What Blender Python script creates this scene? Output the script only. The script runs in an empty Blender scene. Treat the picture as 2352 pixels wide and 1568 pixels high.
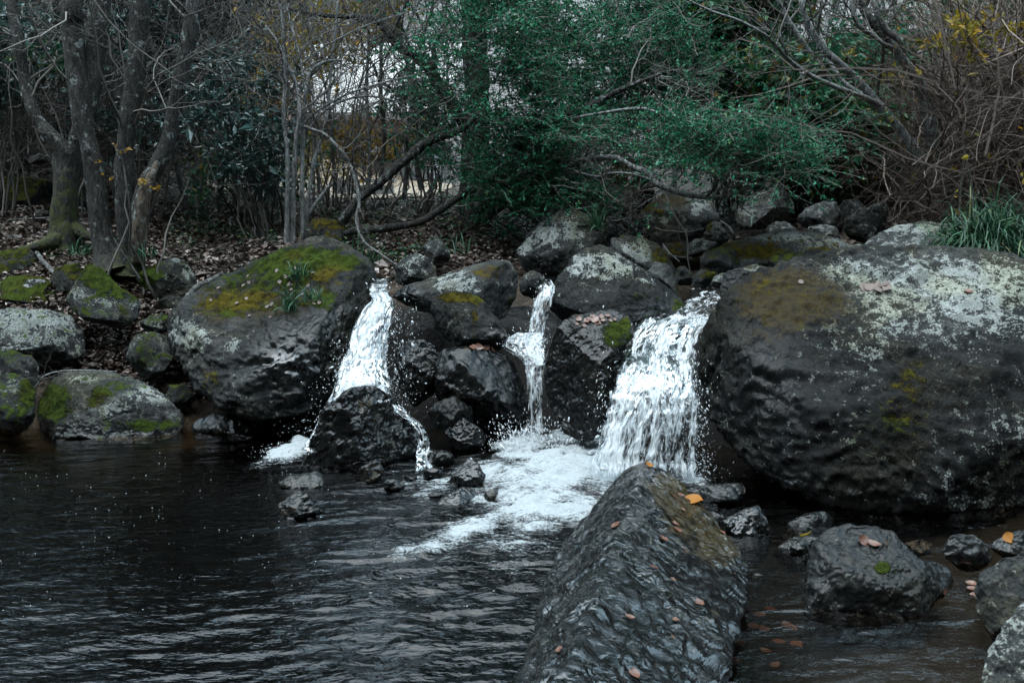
import bpy, bmesh, math, time
import numpy as np
T0 = time.time()
S = bpy.context.scene
COL = S.collection

# ------------------------------------------------------------------ camera, sky, sun, exposure
CAM_H, PITCH, LENS = 1.7, math.radians(9.8), 35.0
cd = bpy.data.cameras.new("camera"); cam = bpy.data.objects.new("camera", cd); COL.objects.link(cam)
cam.location = (0, 0, CAM_H); cam.rotation_euler = (math.pi/2 - PITCH, 0, 0)
cd.lens = LENS; cd.sensor_width = 36; cd.clip_start = 0.05; cd.clip_end = 500
S.camera = cam
SUN_EL, SUN_AZ = math.radians(80), math.radians(235)
world = bpy.data.worlds.new("World"); S.world = world; world.use_nodes = True
wn = world.node_tree.nodes; wl = world.node_tree.links
sky = wn.new("ShaderNodeTexSky"); sky.sky_type = 'NISHITA'; sky.sun_disc = False
sky.sun_elevation = SUN_EL; sky.sun_rotation = SUN_AZ; sky.dust_density = 1.0; sky.air_density = 1.0; sky.ozone_density = 1.0
hs = wn.new("ShaderNodeHueSaturation"); hs.inputs['Hue'].default_value = 0.468; hs.inputs['Saturation'].default_value = 0.6; hs.inputs['Value'].default_value = 1.0
tn = wn.new("ShaderNodeMix"); tn.data_type = 'RGBA'; tn.blend_type = 'MULTIPLY'; tn.inputs[0].default_value = 1; tn.inputs[7].default_value = (.90, 1.0, 1.0, 1)
wl.new(sky.outputs[0], hs.inputs['Color']); wl.new(hs.outputs[0], tn.inputs[6]); wl.new(tn.outputs[2], wn['Background'].inputs['Color'])
wn['Background'].inputs['Strength'].default_value = 0.15
sd = bpy.data.lights.new("sun", 'SUN'); sd.energy = 0.5; sd.angle = math.radians(85); sd.color = (1, .985, .96)
sun = bpy.data.objects.new("sun", sd); COL.objects.link(sun)
sun.rotation_euler = (math.pi/2 - SUN_EL, 0, math.pi - SUN_AZ)
S.view_settings.view_transform = 'Standard'; S.view_settings.look = 'None'
S.view_settings.gamma = 1.0; S.view_settings.exposure = 2.95
S.cycles.max_bounces = 6; S.cycles.diffuse_bounces = 3; S.cycles.glossy_bounces = 3
S.cycles.transparent_max_bounces = 24; S.cycles.caustics_reflective = False; S.cycles.caustics_refractive = False
S.cycles.use_denoising = True

# ------------------------------------------------------------------ photo space <-> place
F = 2352*LENS/36.0
CP, SP = math.cos(PITCH), math.sin(PITCH)
def rays(x, y):
    x = np.asarray(x, float); y = np.asarray(y, float)
    a = (x-1176)/F; b = (784-y)/F
    return np.stack([a, CP + b*SP, -SP + b*CP], -1)
CAM = np.array([0, 0, CAM_H])
def at(x, y, Y):
    d = rays(x, y); return CAM + d*(np.asarray(Y, float)/d[..., 1])[..., None]
def onz(x, y, z=0.0):
    d = rays(x, y); return CAM + d*((z-CAM_H)/d[..., 2])[..., None]
def pix(P):
    q = P - CAM
    dep = q[..., 1]*CP - q[..., 2]*SP; up = q[..., 1]*SP + q[..., 2]*CP
    return 1176 + F*q[..., 0]/dep, 784 - F*up/dep
def mpp(Y): return Y/F                      # metres per photo pixel at distance Y

# ------------------------------------------------------------------ noise
_rs = np.random.RandomState(7)
_perm = np.concatenate([_rs.permutation(256)]*3).astype(np.int32)
_g = _rs.normal(size=(256, 3)); _g /= np.linalg.norm(_g, axis=1)[:, None]; _g = (_g*1.5).astype(np.float32)
def perlin(p, seed=0):
    p = np.asarray(p, np.float32) + seed*17.31
    i = np.floor(p).astype(np.int32); f = p - i; i &= 255
    u = f*f*f*(f*(f*6-15)+10)
    out = 0
    for dx in (0, 1):
        wx = u[:, 0] if dx else 1-u[:, 0]; hx = _perm[i[:, 0]+dx]
        for dy in (0, 1):
            wy = u[:, 1] if dy else 1-u[:, 1]; hy = _perm[hx+i[:, 1]+dy]
            for dz in (0, 1):
                wz = u[:, 2] if dz else 1-u[:, 2]
                g = _g[_perm[hy+i[:, 2]+dz]]
                out = out + wx*wy*wz*(g[:, 0]*(f[:, 0]-dx)+g[:, 1]*(f[:, 1]-dy)+g[:, 2]*(f[:, 2]-dz))
    return out
def fbm(p, octv=4, seed=0, lac=2.1, gain=.5):
    a, o = 1.0, 0
    for k in range(octv):
        o = o + a*perlin(p, seed+k*3); p = p*lac; a *= gain
    return o
def sstep(a, b, x):
    t = np.clip((x-a)/(b-a), 0, 1); return t*t*(3-2*t)
def unit(v): return v/np.maximum(np.linalg.norm(v, axis=-1, keepdims=True), 1e-9)

# ------------------------------------------------------------------ objects
def mesh_obj(name, V, faces, mats, parent=None, smooth=True, attrs=None, origin=None, mat_idx=None):
    V = np.asarray(V, np.float32)
    if origin is None:
        lo, hi = V.min(0), V.max(0); origin = np.array([(lo[0]+hi[0])/2, (lo[1]+hi[1])/2, lo[2]])
    if parent is not None: origin = np.array(parent.location)
    me = bpy.data.meshes.new(name)
    if not isinstance(faces, (list, tuple)): faces = [faces]
    faces = [np.asarray(f, np.int32) for f in faces if len(f)]
    me.vertices.add(len(V)); me.vertices.foreach_set('co', (V-origin).astype(np.float32).ravel())
    tot = np.concatenate([np.full(len(f), f.shape[1], np.int32) for f in faces])
    li = np.concatenate([f.ravel() for f in faces])
    me.loops.add(len(li)); me.loops.foreach_set('vertex_index', li)
    me.polygons.add(len(tot))
    st = np.concatenate([[0], np.cumsum(tot)[:-1]]).astype(np.int32)
    me.polygons.foreach_set('loop_start', st); me.polygons.foreach_set('loop_total', tot)
    me.polygons.foreach_set('use_smooth', np.full(len(tot), bool(smooth)))
    for m in (mats if isinstance(mats, (list, tuple)) else [mats]): me.materials.append(m)
    if mat_idx is not None: me.polygons.foreach_set('material_index', np.asarray(mat_idx, np.int32))
    for k, a in (attrs or {}).items():
        a = np.asarray(a, np.float32)
        if a.ndim == 1: me.attributes.new(k, 'FLOAT', 'POINT').data.foreach_set('value', a)
        else: me.attributes.new(k, 'FLOAT_VECTOR', 'POINT').data.foreach_set('vector', a.ravel())
    me.update(calc_edges=True); me.validate()
    o = bpy.data.objects.new(name, me); COL.objects.link(o)
    if parent is not None: o.parent = parent
    else: o.location = origin
    return o
def tag(o, label, cat, group=None, kind=None):
    if label: o['label'] = label
    if cat: o['category'] = cat
    if group: o['group'] = group
    if kind: o['kind'] = kind
    return o
def thing(name, loc, label, cat, group=None):
    o = bpy.data.objects.new(name, None); COL.objects.link(o); o.location = [float(v) for v in loc]
    o.empty_display_size = .1
    return tag(o, label, cat, group)

# ------------------------------------------------------------------ node helper
class NT:
    def __init__(s, name):
        s.m = bpy.data.materials.new(name); s.m.use_nodes = True
        s.t = s.m.node_tree; s.t.nodes.clear()
        s.out = s.t.nodes.new('ShaderNodeOutputMaterial')
    def set(s, sock, v):
        if v is None: return
        if isinstance(v, bpy.types.NodeSocket): s.t.links.new(v, sock)
        elif isinstance(v, (tuple, list)) and len(v) == 3 and sock.type == 'RGBA': sock.default_value = (*v, 1)
        else: sock.default_value = v
    def n(s, typ, out=0, props=None, **ins):
        nd = s.t.nodes.new('ShaderNode'+typ)
        for k, v in (props or {}).items(): setattr(nd, k, v)
        for k, v in ins.items():
            k = int(k[1:]) if k[0] == 'i' and k[1:].isdigit() else k.replace('_', ' ')
            s.set(nd.inputs[k], v)
        return nd.outputs[out]
    def math(s, op, a, b=None, c=None, clamp=False):
        nd = s.t.nodes.new('ShaderNodeMath'); nd.operation = op; nd.use_clamp = clamp
        for i, v in enumerate((a, b, c)):
            if v is not None: s.set(nd.inputs[i], v)
        return nd.outputs[0]
    def ss(s, x, lo, hi, a=0.0, b=1.0):
        return s.n('MapRange', props={'interpolation_type': 'SMOOTHSTEP'}, Value=x, From_Min=lo, From_Max=hi, To_Min=a, To_Max=b)
    def lin(s, x, lo, hi, a=0.0, b=1.0):
        return s.n('MapRange', Value=x, From_Min=lo, From_Max=hi, To_Min=a, To_Max=b)
    def mix(s, f, a, b):
        nd = s.t.nodes.new('ShaderNodeMix'); nd.data_type = 'RGBA'
        s.set(nd.inputs[0], f); s.set(nd.inputs[6], a); s.set(nd.inputs[7], b); return nd.outputs[2]
    def mul(s, col, f):
        nd = s.t.nodes.new('ShaderNodeMix'); nd.data_type = 'RGBA'; nd.blend_type = 'MULTIPLY'; nd.inputs[0].default_value = 1
        s.set(nd.inputs[6], col); s.set(nd.inputs[7], f); return nd.outputs[2]
    def noise(s, vec, scale, detail=4, rough=.55, dist=0.0):
        return s.n('TexNoise', Vector=vec, Scale=scale, Detail=detail, Roughness=rough, Distortion=dist)
    def attr(s, name, out='Fac'):
        nd = s.t.nodes.new('ShaderNodeAttribute'); nd.attribute_name = name; return nd.outputs[out]
    def ramp(s, f, stops):
        nd = s.t.nodes.new('ShaderNodeValToRGB'); e = nd.color_ramp.elements
        while len(e) < len(stops): e.new(.5)
        for el, (p, c) in zip(e, stops): el.position = p; el.color = (*c, 1)
        s.set(nd.inputs[0], f); return nd.outputs[0]
    def bump(s, h, dist, strength=1.0, nrm=None):
        return s.n('Bump', Height=h, Distance=dist, Strength=strength, Normal=nrm)
    def surf(s, sh): s.t.links.new(sh, s.out.inputs['Surface']); return s.m
    def pbsdf(s, **k): return s.n('BsdfPrincipled', **k)

def rock_material():
    t = NT('rock'); v = t.n('NewGeometry', 0)
    nL = t.noise(v, 2.2, 3); nA = t.noise(v, 5, 5); nB = t.noise(v, 22, 5, .62); nC = t.noise(v, 85, 4, .65); nD = t.noise(v, 11, 6, .68, .6); nE = t.noise(v, 210, 2, .6)
    tone = t.attr('tone'); wet0 = t.attr('wet'); moss = t.attr('moss'); lich = t.attr('lich'); brown = t.attr('brown')
    M = lambda a, k: t.math('MULTIPLY', a, k)
    A = lambda *a: a[0] if len(a) == 1 else t.math('ADD', a[0], A(*a[1:]))
    C = lambda a, c: t.math('SUBTRACT', a, c)
    s = A(M(nA, .35), M(nB, .35), M(nC, .35), M(nE, .15))
    base = t.ramp(s, [(.42, (.006, .007, .008)), (.58, (.026, .028, .028)), (.72, (.075, .076, .072)), (.86, (.17, .17, .16))])
    base = t.mix(t.ss(A(nL, M(C(nB, .5), .5)), .45, .65, 0, .6), base, t.mul(base, (.95, .85, .55)))
    base = t.mul(base, t.n('CombineColor', Red=tone, Green=tone, Blue=tone))
    nl = A(M(nD, .42), M(nB, .36), M(nC, .34))
    ml = t.ss(A(lich, M(C(nl, .565), 5.4)), .42, .70)
    sp = t.ss(A(M(nC, .6), M(nB, .5), M(lich, .12)), .66, .72, 0, .8)
    sp = M(sp, t.ss(lich, .04, .3))
    ml = t.math('MAXIMUM', ml, sp)
    lc = t.mix(t.ss(A(M(nA, .6), M(nC, .5)), .45, .7), t.mix(nE, (.08, .088, .084), (.20, .215, .205)), t.mix(nE, (.13, .142, .137), (.31, .325, .312)))
    lc = t.mix(t.ss(nL, .48, .62, 0, .55), lc, t.mul(lc, (1.0, .98, .72)))
    base = t.mix(ml, base, lc)
    wet = t.math('MULTIPLY', wet0, t.math('SUBTRACT', 1, M(ml, .6)), clamp=True)
    base = t.mul(base, t.mix(wet, (1, 1, 1), (.20, .21, .22)))
    mb = t.ss(A(brown, M(C(A(M(nD, .6), M(nB, .4)), .5), 1.8)), .40, .78)
    base = t.mix(M(mb, t.ss(A(M(nB, .6), M(nC, .5)), .36, .66, .25, .95)), base, t.mix(nC, (.009, .007, .003), (.046, .033, .011)))
    nm = A(M(nD, .5), M(nB, .35), M(nC, .25))
    mm = t.ss(A(moss, M(C(nm, .55), 3.0)), .36, .66)
    mt = A(t.attr('mtint'), M(C(nA, .5), 1.2))
    mc = t.mix(t.ss(mt, .2, .9), t.mix(nE, (.009, .019, .004), (.046, .068, .012)), t.mix(nE, (.022, .016, .003), (.085, .072, .012)))
    mc = t.mul(mc, t.mix(t.ss(A(M(nB, .6), M(nC, .4)), .40, .58), (.32, .32, .32), (.95, .92, .9)))
    base = t.mix(mm, base, mc)
    rough = t.mix(wet, (.85, .85, .85), t.mix(t.ss(A(M(nD, .6), M(nB, .4)), .40, .62), (.06, .06, .06), (.34, .34, .34)))
    rough = t.mix(mm, rough, (.95, .95, .95))
    fl = t.n('Mapping', Vector=v, Scale=(1, 1, .55), Rotation=(.35, .5, 0))
    h1 = t.noise(fl, 10, 2, .38, .9); h2 = t.noise(fl, 30, 1.6, .42, .8); h3 = t.noise(v, 75, 1, .4)
    dryk = t.math('SUBTRACT', 1, wet)
    h = A(M(h1, 1.0), M(h2, .42), M(M(h3, .12), t.math('MULTIPLY_ADD', dryk, .7, .3)), M(M(nC, dryk), .10), M(ml, .05))
    h = A(h, M(mm, A(.35, M(nE, .3), M(nC, .3))))
    b = t.bump(h, t.math('MULTIPLY_ADD', wet, .002, .036), t.ss(A(nL, M(nA, .4)), .50, .86, .16, .85))
    sh = t.pbsdf(Base_Color=base, Roughness=rough, Normal=b, Specular_IOR_Level=t.mix(M(t.math('POWER', wet, 3.0), t.math('SUBTRACT', 1, mm)), (.03, .03, .03), t.mix(t.ss(wet, .93, .97), (.34, .34, .34), (.6, .6, .6))))
    return t.surf(sh)
M_ROCK = rock_material()

# ------------------------------------------------------------------ rocks
_ico = {}
def ico(sub):
    if sub not in _ico:
        bm = bmesh.new(); bmesh.ops.create_icosphere(bm, subdivisions=sub, radius=1)
        V = np.array([v.co[:] for v in bm.verts]); Fc = np.array([[v.index for v in f.verts] for f in bm.faces], np.int32); bm.free()
        _ico[sub] = (unit(V), Fc)
    return _ico[sub]
def vnormals(V, Fc):
    a, b, c = V[Fc[:, 0]], V[Fc[:, 1]], V[Fc[:, 2]]
    n = np.cross(b-a, c-a); out = np.zeros_like(V)
    for k in range(3):
        for j in range(3): out[:, j] += np.bincount(Fc[:, k], n[:, j], len(V))
    return unit(out)
ROCKS = {}
def rock(key, label, pts, Y, lean=.6, front=.7, back=.6, e=2.4, sub=5, rough=.05, grain=.006, cuts=(), ncut=9, marks=(),
         moss=0, lich=0, wet=0, brown=0, tone=1.0, mtint=.3, seed=None, group=None, name='boulder', cat='boulder', dry=False, strat=0, cutr=(.56, .88), ctr=None, planes=(), scar=.0):
    seed = seed if seed is not None else (sum(ord(c)*(i+3) for i, c in enumerate(key)) % 971)
    rs = np.random.RandomState(seed)
    pts = np.array(pts, float)
    # centroid
    x, y = pts[:, 0], pts[:, 1]; x2, y2 = np.roll(x, -1), np.roll(y, -1); cr = x*y2-x2*y; A = cr.sum()/2
    c = np.array([((x+x2)*cr).sum(), ((y+y2)*cr).sum()])/(6*A)
    if ctr is not None: c = np.array(ctr, float)
    C = at(c[0], c[1], Y); n = unit(np.array([0, 1.0, -lean]))
    view = unit(C - CAM)
    ez = np.array([0, lean, 1.0]); ez /= np.linalg.norm(ez); ex = np.array([1.0, 0, 0])
    d = rays(pts[:, 0], pts[:, 1]); W = CAM + d*((((C-CAM) @ n)/(d @ n))[:, None])
    q = np.stack([(W-C) @ ex, (W-C) @ ez], -1)
    # angular radius table
    th = np.linspace(-np.pi, np.pi, 721)[:-1]; u = np.stack([np.cos(th), np.sin(th)], -1)
    rad = np.zeros(len(th)); q2 = np.roll(q, -1, 0)
    for a, b in zip(q, q2):
        e_ = b-a; den = u[:, 0]*e_[1]-u[:, 1]*e_[0]; den = np.where(abs(den) < 1e-12, 1e-12, den)
        tt = (a[0]*e_[1]-a[1]*e_[0])/den; ss = (a[0]*u[:, 1]-a[1]*u[:, 0])/den
        ok = (ss >= -1e-6) & (ss <= 1+1e-6) & (tt > 0); rad = np.where(ok, np.maximum(rad, tt), rad)
    rad[rad == 0] = np.median(rad)
    kr = np.exp(-.5*(np.arange(-12, 13)/4.5)**2); kr /= kr.sum()
    rad = np.convolve(np.concatenate([rad[-12:], rad, rad[:12]]), kr, 'valid')*1.01
    D, Fc = ico(sub)
    rho = np.hypot(D[:, 0], D[:, 2]); ang = np.arctan2(D[:, 2], D[:, 0])
    r = np.interp(ang, np.concatenate([th, [np.pi]]), np.concatenate([rad, rad[:1]]))
    k = (rho**e + abs(D[:, 1])**e)**(-1/e)
    s = math.sqrt(abs(np.sum(q[:, 0]*q2[:, 1]-q2[:, 0]*q[:, 1])/2)/math.pi)
    o = D[:, 1]*k*np.where(D[:, 1] < 0, front, back)*s
    L = (np.cos(ang)*r*rho*k)[:, None]*ex + (np.sin(ang)*r*rho*k)[:, None]*ez + o[:, None]*view
    # broken faces
    cl = [(np.array(cc[:3], float), cc[3]) for cc in cuts]
    for _ in range(ncut):
        cl.append((np.array([rs.uniform(-1, 1), -rs.uniform(.35, 1.1), rs.uniform(-.7, 1)]), rs.uniform(*cutr)))
    for pl in planes:
        A3 = at(*np.array(pl, float).T); cn = np.cross(A3[1]-A3[0], A3[2]-A3[0]); cn /= np.linalg.norm(cn)
        if cn @ (CAM-A3[0]) < 0: cn = -cn
        L = L - (np.maximum(L @ cn - (A3[0]-C) @ cn, 0)*.95)[:, None]*cn
    for cn, fr in cl:
        cn = cn/np.linalg.norm(cn); h = L @ cn; dlim = h.max()*fr
        ex_ = np.maximum(h-dlim, 0); L = L - (ex_*.88)[:, None]*cn
    nr = vnormals(L, Fc)
    P = L + C
    off = seed*3.7
    n1 = fbm(P/s*1.2+off, 3, 1); n2 = 1-2*abs(perlin(P/s*2.7+off, 4)); n3 = fbm(P*np.array([14, 14, 14+strat*14])+off, 3, 7)
    dsp = rough*s*(n1*.9 + n2*.35) + grain*n3*1.6
    gv = perlin(P/s*np.array([.9, .9, 1.5])+off+.25*n1[:, None], 17); dsp -= .028*s*np.exp(-(gv/.03)**2)*sstep(-.1, .3, perlin(P/s*1.1+off, 19))
    if scar: r1 = 1-2*abs(perlin(P*np.array([5, 5, 7])+off+.4*n1[:, None], 27)); r2 = 1-2*abs(perlin(P*13+off, 28)); dsp += scar*(r1*.7+r2*.4+.35*fbm(P*30+off, 2, 29))
    if strat: dsp += strat*.012*(1-2*abs(perlin(P*np.array([4, 4, 26])+off+n1[:, None]*1.2, 9)))
    if sub >= 6: dsp += grain*.45*fbm(P*55+off, 2, 11)
    L = L + dsp[:, None]*nr
    P = L + C; nr = vnormals(L, Fc)
    px, py = pix(P); fr = (nr*unit(P-CAM)).sum(1) < .1
    up = nr[:, 2]
    at_ = {'moss': moss*sstep(.15, .8, up)*1.0, 'lich': lich*sstep(-.15, .7, up), 'wet': np.full(len(P), float(wet)),
           'brown': np.full(len(P), float(brown)), 'tone': np.full(len(P), float(tone)), 'mtint': np.full(len(P), float(mtint))}
    if not dry: at_['wet'] = np.maximum(at_['wet'], sstep(.22, .06, P[:, 2])*.85)
    for mk in marks:
        kind, mx, my, rx, ry, val = mk[:6]
        w = np.exp(-(((px-mx)/rx)**2+((py-my)/ry)**2)**1.5)*fr
        if kind == 'dry': at_['wet'] *= 1-w*val
        elif kind in ('tone', 'mtint'): at_[kind] = at_[kind]*(1-w)+val*w
        else: at_[kind] = at_[kind] + w*val
    at_['wet'] = np.clip(at_['wet'], 0, 1); at_['lich'] = np.clip(at_['lich'], 0, .70); at_['moss'] = np.clip(at_['moss'], -1, .85)
    ob = mesh_obj(name, P, Fc, M_ROCK, attrs=at_)
    tag(ob, label, cat, group)
    ROCKS[key] = (P, nr, px, py, fr)
    return ob

# ------------------------------------------------------------------ boulders (outline in photo pixels, distance, thickness)
LB = 'mossy rocks piled along the far bank'
rock('R1', 'rounded mossy rock with a pale edge, farthest up the bank by the fork-trunked tree roots', [(-40,590),(0,580),(30,573),(65,571),(88,588),(95,625),(92,650),(50,660),(-40,660)], 8.1, .7, moss=0.71, lich=.35, tone=.9, mtint=.4, group=LB, marks=[('lich',20,585,14,20,.5)])
rock('R2', 'cushion-shaped rock thick with green moss and two white lichen dabs', [(-30,660),(0,648),(20,638),(60,633),(105,640),(133,662),(140,695),(128,712),(60,716),(-30,714)], 7.7, .9, e=2.6, moss=0.91, lich=.05, tone=.6, mtint=.35, group=LB, marks=[('lich',84,645,24,5,1.1),('moss',84,645,24,5,-1),('lich',64,656,12,4,1),('moss',64,656,12,4,-1)])
rock('R3', 'small mossy rock wedged behind the tall mossy rock', [(112,640),(125,618),(150,607),(185,606),(190,650),(165,670),(125,668)], 7.75, .7, moss=0.86, lich=.1, tone=.7, mtint=.5, group=LB)
rock('R4', 'tall mossy rock with white lichen below its green crown', [(156,650),(180,625),(203,610),(234,618),(265,649),(289,669),(322,692),(316,728),(289,752),(242,748),(195,734),(164,708),(150,681)], 7.15, .8, .75, sub=6, moss=0.66, lich=.42, tone=.95, group=LB, marks=[('moss',225,630,50,26,.6),('moss',262,668,40,20,.4),('lich',178,672,14,12,1.2),('lich',255,690,40,14,.5),('lich',306,703,8,8,.9),('moss',175,720,30,30,.35)])
rock('R5', 'dark grey rock with moss down its left shoulder, right of the twin trunks', [(300,640),(330,622),(360,605),(400,594),(430,600),(455,622),(466,650),(450,685),(415,692),(360,702),(325,692),(312,660)], 7.7, .8, sub=6, moss=0.36, lich=.3, tone=.7, group=LB, marks=[('moss',340,632,30,30,.8),('lich',434,622,14,18,.9),('lich',405,597,10,5,1.2),('moss',330,665,16,20,.5)])
rock('R5b', 'flat-topped stone tucked under the dark moss-striped rock', [(362,692),(385,680),(425,682),(428,705),(415,722),(372,722)], 7.5, .6, moss=0.41, lich=.3, tone=.6, group=LB)
rock('R6', 'broad grey lichen-spotted boulder at the left edge of the bank', [(-70,715),(0,712),(60,711),(117,714),(164,728),(191,751),(201,790),(190,812),(156,832),(90,856),(0,868),(-70,868)], 6.95, .8, .7, e=2.8, sub=6, moss=0.34, lich=.5, tone=.95, group=LB, brown=.25, marks=[('lich',20,735,60,18,.45),('lich',110,738,50,10,.4),('lich',40,800,50,8,.4),('moss',40,830,60,20,.35),('brown',120,770,50,40,.2),('tone',160,790,50,50,.6)])
rock('R6b', 'small squared stone below the broad grey boulder', [(-30,808),(30,806),(70,816),(85,838),(97,862),(82,890),(-30,885)], 6.6, .4, moss=0.51, lich=.3, tone=.7, group=LB)
rock('R7', 'round rock with green moss at the waterline, cut by the left edge of the photo', [(-60,872),(0,862),(30,857),(55,866),(80,893),(80,950),(64,985),(30,1003),(-60,1003)], 6.3, .3, .7, sub=6, moss=0.51, lich=.3, tone=.85, wet=.1, group=LB, marks=[('moss',65,900,18,30,.55),('moss',40,960,30,20,.45),('lich',30,885,18,16,.5)])
rock('R8', 'long low whale-backed rock at the edge of the left pool, mossy on its left end', [(70,950),(74,911),(94,882),(129,860),(176,853),(234,856),(293,870),(344,886),(375,909),(406,940),(425,965),(410,995),(350,1012),(234,1016),(117,1004),(78,985)], 6.45, 1.0, .75, e=2.5, sub=7, rough=.05, moss=0.26, lich=.25, tone=1.05, ncut=4, cuts=[(.25,-.35,1,.72),(-.3,-.8,.35,.8)], group=LB, marks=[('moss',120,925,45,45,.75),('moss',225,915,26,26,.45),('moss',330,975,90,16,.5),('lich',255,938,45,14,.6),('lich',320,905,70,22,.35),('lich',190,872,40,12,.35),('brown',265,895,55,22,.5),('moss',270,893,50,20,.25),('lich',150,905,30,14,.3)])
rock('R9', 'egg-shaped greenish rock between the whale-backed rock and the huge mossy boulder', [(284,805),(295,780),(315,768),(352,762),(387,774),(398,818),(378,857),(340,872),(297,874),(285,853)], 6.75, .5, sub=5, moss=0.51, lich=.45, tone=.8, group=LB, marks=[('moss',330,820,40,30,.35)])
rock('R10', 'small lichen-yellowed rock on top of the egg-shaped rock', [(310,757),(325,738),(345,727),(371,720),(402,733),(402,752),(370,764),(330,768)], 6.95, .8, moss=0.46, lich=.55, tone=.8, group=LB, marks=[('moss',385,728,16,8,.4)])
rock('R11', 'dark mossy stone in the hollow under the huge boulder', [(377,912),(391,886),(422,879),(443,903),(440,935),(391,945)], 6.55, .4, moss=0.61, tone=.45, group=LB)
rock('R12', 'low dark rock at the waterline under the huge mossy boulder', [(438,1000),(441,980),(453,962),(488,950),(540,950),(590,970),(620,1000),(560,1012),(450,1014)], 6.35, .5, tone=.45, wet=.4, group=LB)
rock('R13', 'huge boulder left of the left fall, mossy slanting top and wet dark face', [(366,782),(385,740),(425,694),(500,650),(600,606),(665,575),(720,553),(790,572),(832,602),(853,640),(848,690),(815,760),(797,830),(765,900),(735,940),(640,955),(580,950),(520,932),(462,892),(432,850),(405,815)], 6.75, 1.15, .62, .6, e=2.6, sub=7, rough=.035, tone=.75, ncut=5, strat=.3, scar=.022,
     cuts=[(-.15,-.62,1,.60),(.25,-1,.12,.74),(.9,-.5,.3,.8)], group='great boulders around the falls', cutr=(.75,.95), ctr=(620,765),
     marks=[('moss',610,650,200,70,.55),('moss',720,590,110,30,.4),('brown',620,690,160,60,.55),('moss',700,600,90,36,.55),('moss',520,705,80,30,.45),('moss',800,605,40,18,.5),('mtint',560,690,120,26,.95),('mtint',770,640,70,22,.9),('brown',560,700,120,22,.7),('brown',470,735,90,30,.4),
            ('lich',445,778,34,34,.95),('lich',575,700,24,16,1.25),('lich',535,795,22,16,.75),('lich',480,720,60,18,.3),('lich',760,600,30,16,.35),('lich',665,586,30,10,.6),('lich',685,630,60,6,.4),('lich',410,760,24,30,.5),
            ('wet',700,800,150,130,.8),('wet',600,870,150,80,.35),('wet',800,690,60,80,.4),('tone',650,850,170,90,.75),('moss',480,870,40,40,.4),('mtint',480,870,50,50,.8),('moss',745,690,26,30,.5)])
rock('R14', 'grey pyramid-shaped stone at the head of the left fall', [(896,650),(905,612),(930,590),(965,582),(990,598),(1010,635),(990,656),(920,664)], 7.0, .6, sub=6, lich=.3, tone=.95, wet=.0, dry=True, group='stones at the head of the falls', marks=[('lich',960,605,40,20,.3),('wet',920,650,40,20,.6)])
rock('R14b', 'pale squared stone in the shade behind the grey pyramid-shaped stone', [(968,571),(985,552),(1008,546),(1030,574),(1038,606),(985,608)], 7.7, .4, lich=.3, tone=1.0, group='stones at the head of the falls')
rock('R15', 'long flat rock with a brown mossy hump between the left and middle falls', [(884,676),(930,660),(985,645),(1060,618),(1130,599),(1168,602),(1190,628),(1199,680),(1185,735),(1140,748),(1050,730),(1000,722),(930,705)], 6.8, .9, .6, sub=6, tone=.9, moss=.1, lich=.1, group='stones at the head of the falls',
     marks=[('lich',1050,650,50,26,.75),('brown',1125,625,50,26,.7),('moss',1170,705,30,30,.4),('wet',930,685,70,40,1),('mtint',1120,630,60,30,.9),('moss',1120,625,50,18,.3)])
rock('R16', 'dark blocky rock with a bright yellow-green moss cap', [(992,690),(1008,677),(1031,671),(1074,670),(1101,676),(1129,712),(1150,747),(1166,771),(1150,806),(1080,812),(1014,806),(996,771),(990,732)], 6.4, .5, .7, e=3.0, sub=6, tone=.5, wet=.3, mtint=.75, group='stones at the head of the falls', cuts=[(0,-.5,1,.8)],
     marks=[('moss',1055,682,50,12,1.2),('moss',1095,690,16,14,.6),('moss',1090,735,10,40,.5),('wet',1140,775,40,30,.6)])
rock('R17', 'small rounded stone beside the lip of the middle fall', [(1190,655),(1203,632),(1222,620),(1242,628),(1254,642),(1245,672),(1222,690),(1199,682)], 6.75, .4, tone=.7, lich=.12, group='stones at the head of the falls')
rock('R18', 'black wet ledge rock with a leaf-strewn lip under the moss-capped rock', [(1006,815),(1030,801),(1090,795),(1130,803),(1195,820),(1210,850),(1212,960),(1190,1012),(1080,1000),(1010,960),(998,880)], 6.2, .25, .5, e=3.2, sub=6, tone=.4, wet=.85, dry=True, group='black wet rocks under the falls', cuts=[(0,-.4,1,.86)], marks=[('brown',1100,800,60,8,.6)])
rock('R18b', 'black wet rock at the right side of the left fall', [(905,800),(935,780),(975,782),(1005,800),(1015,840),(1010,905),(960,945),(920,900)], 6.3, .25, .6, sub=6, tone=.45, wet=.9, dry=True, group='black wet rocks under the falls')
rock('R18c', 'low rounded black rock in the hollow under the ledge rock', [(970,948),(1000,923),(1045,912),(1085,935),(1095,972),(1040,992),(985,982)], 6.0, .4, tone=.4, wet=.7, dry=True, group='black wet rocks under the falls')
rock('R18d', 'black rock wall in the deep hollow behind the ledge rock', [(860,880),(880,720),(960,700),(1260,690),(1330,760),(1330,1010),(1250,1040),(1000,1040),(900,1020)], 7.0, .15, .3, .5, e=3.5, tone=.4, wet=.6, group='black wet rocks under the falls')
rock('R19', 'wet dark rock at the foot of the hollow, left of the middle splash', [(1022,990),(1035,966),(1062,960),(1095,978),(1116,1006),(1112,1035),(1070,1050),(1028,1040)], 5.9, .5, tone=.5, wet=.9, group='black wet rocks under the falls', sub=6)
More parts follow.
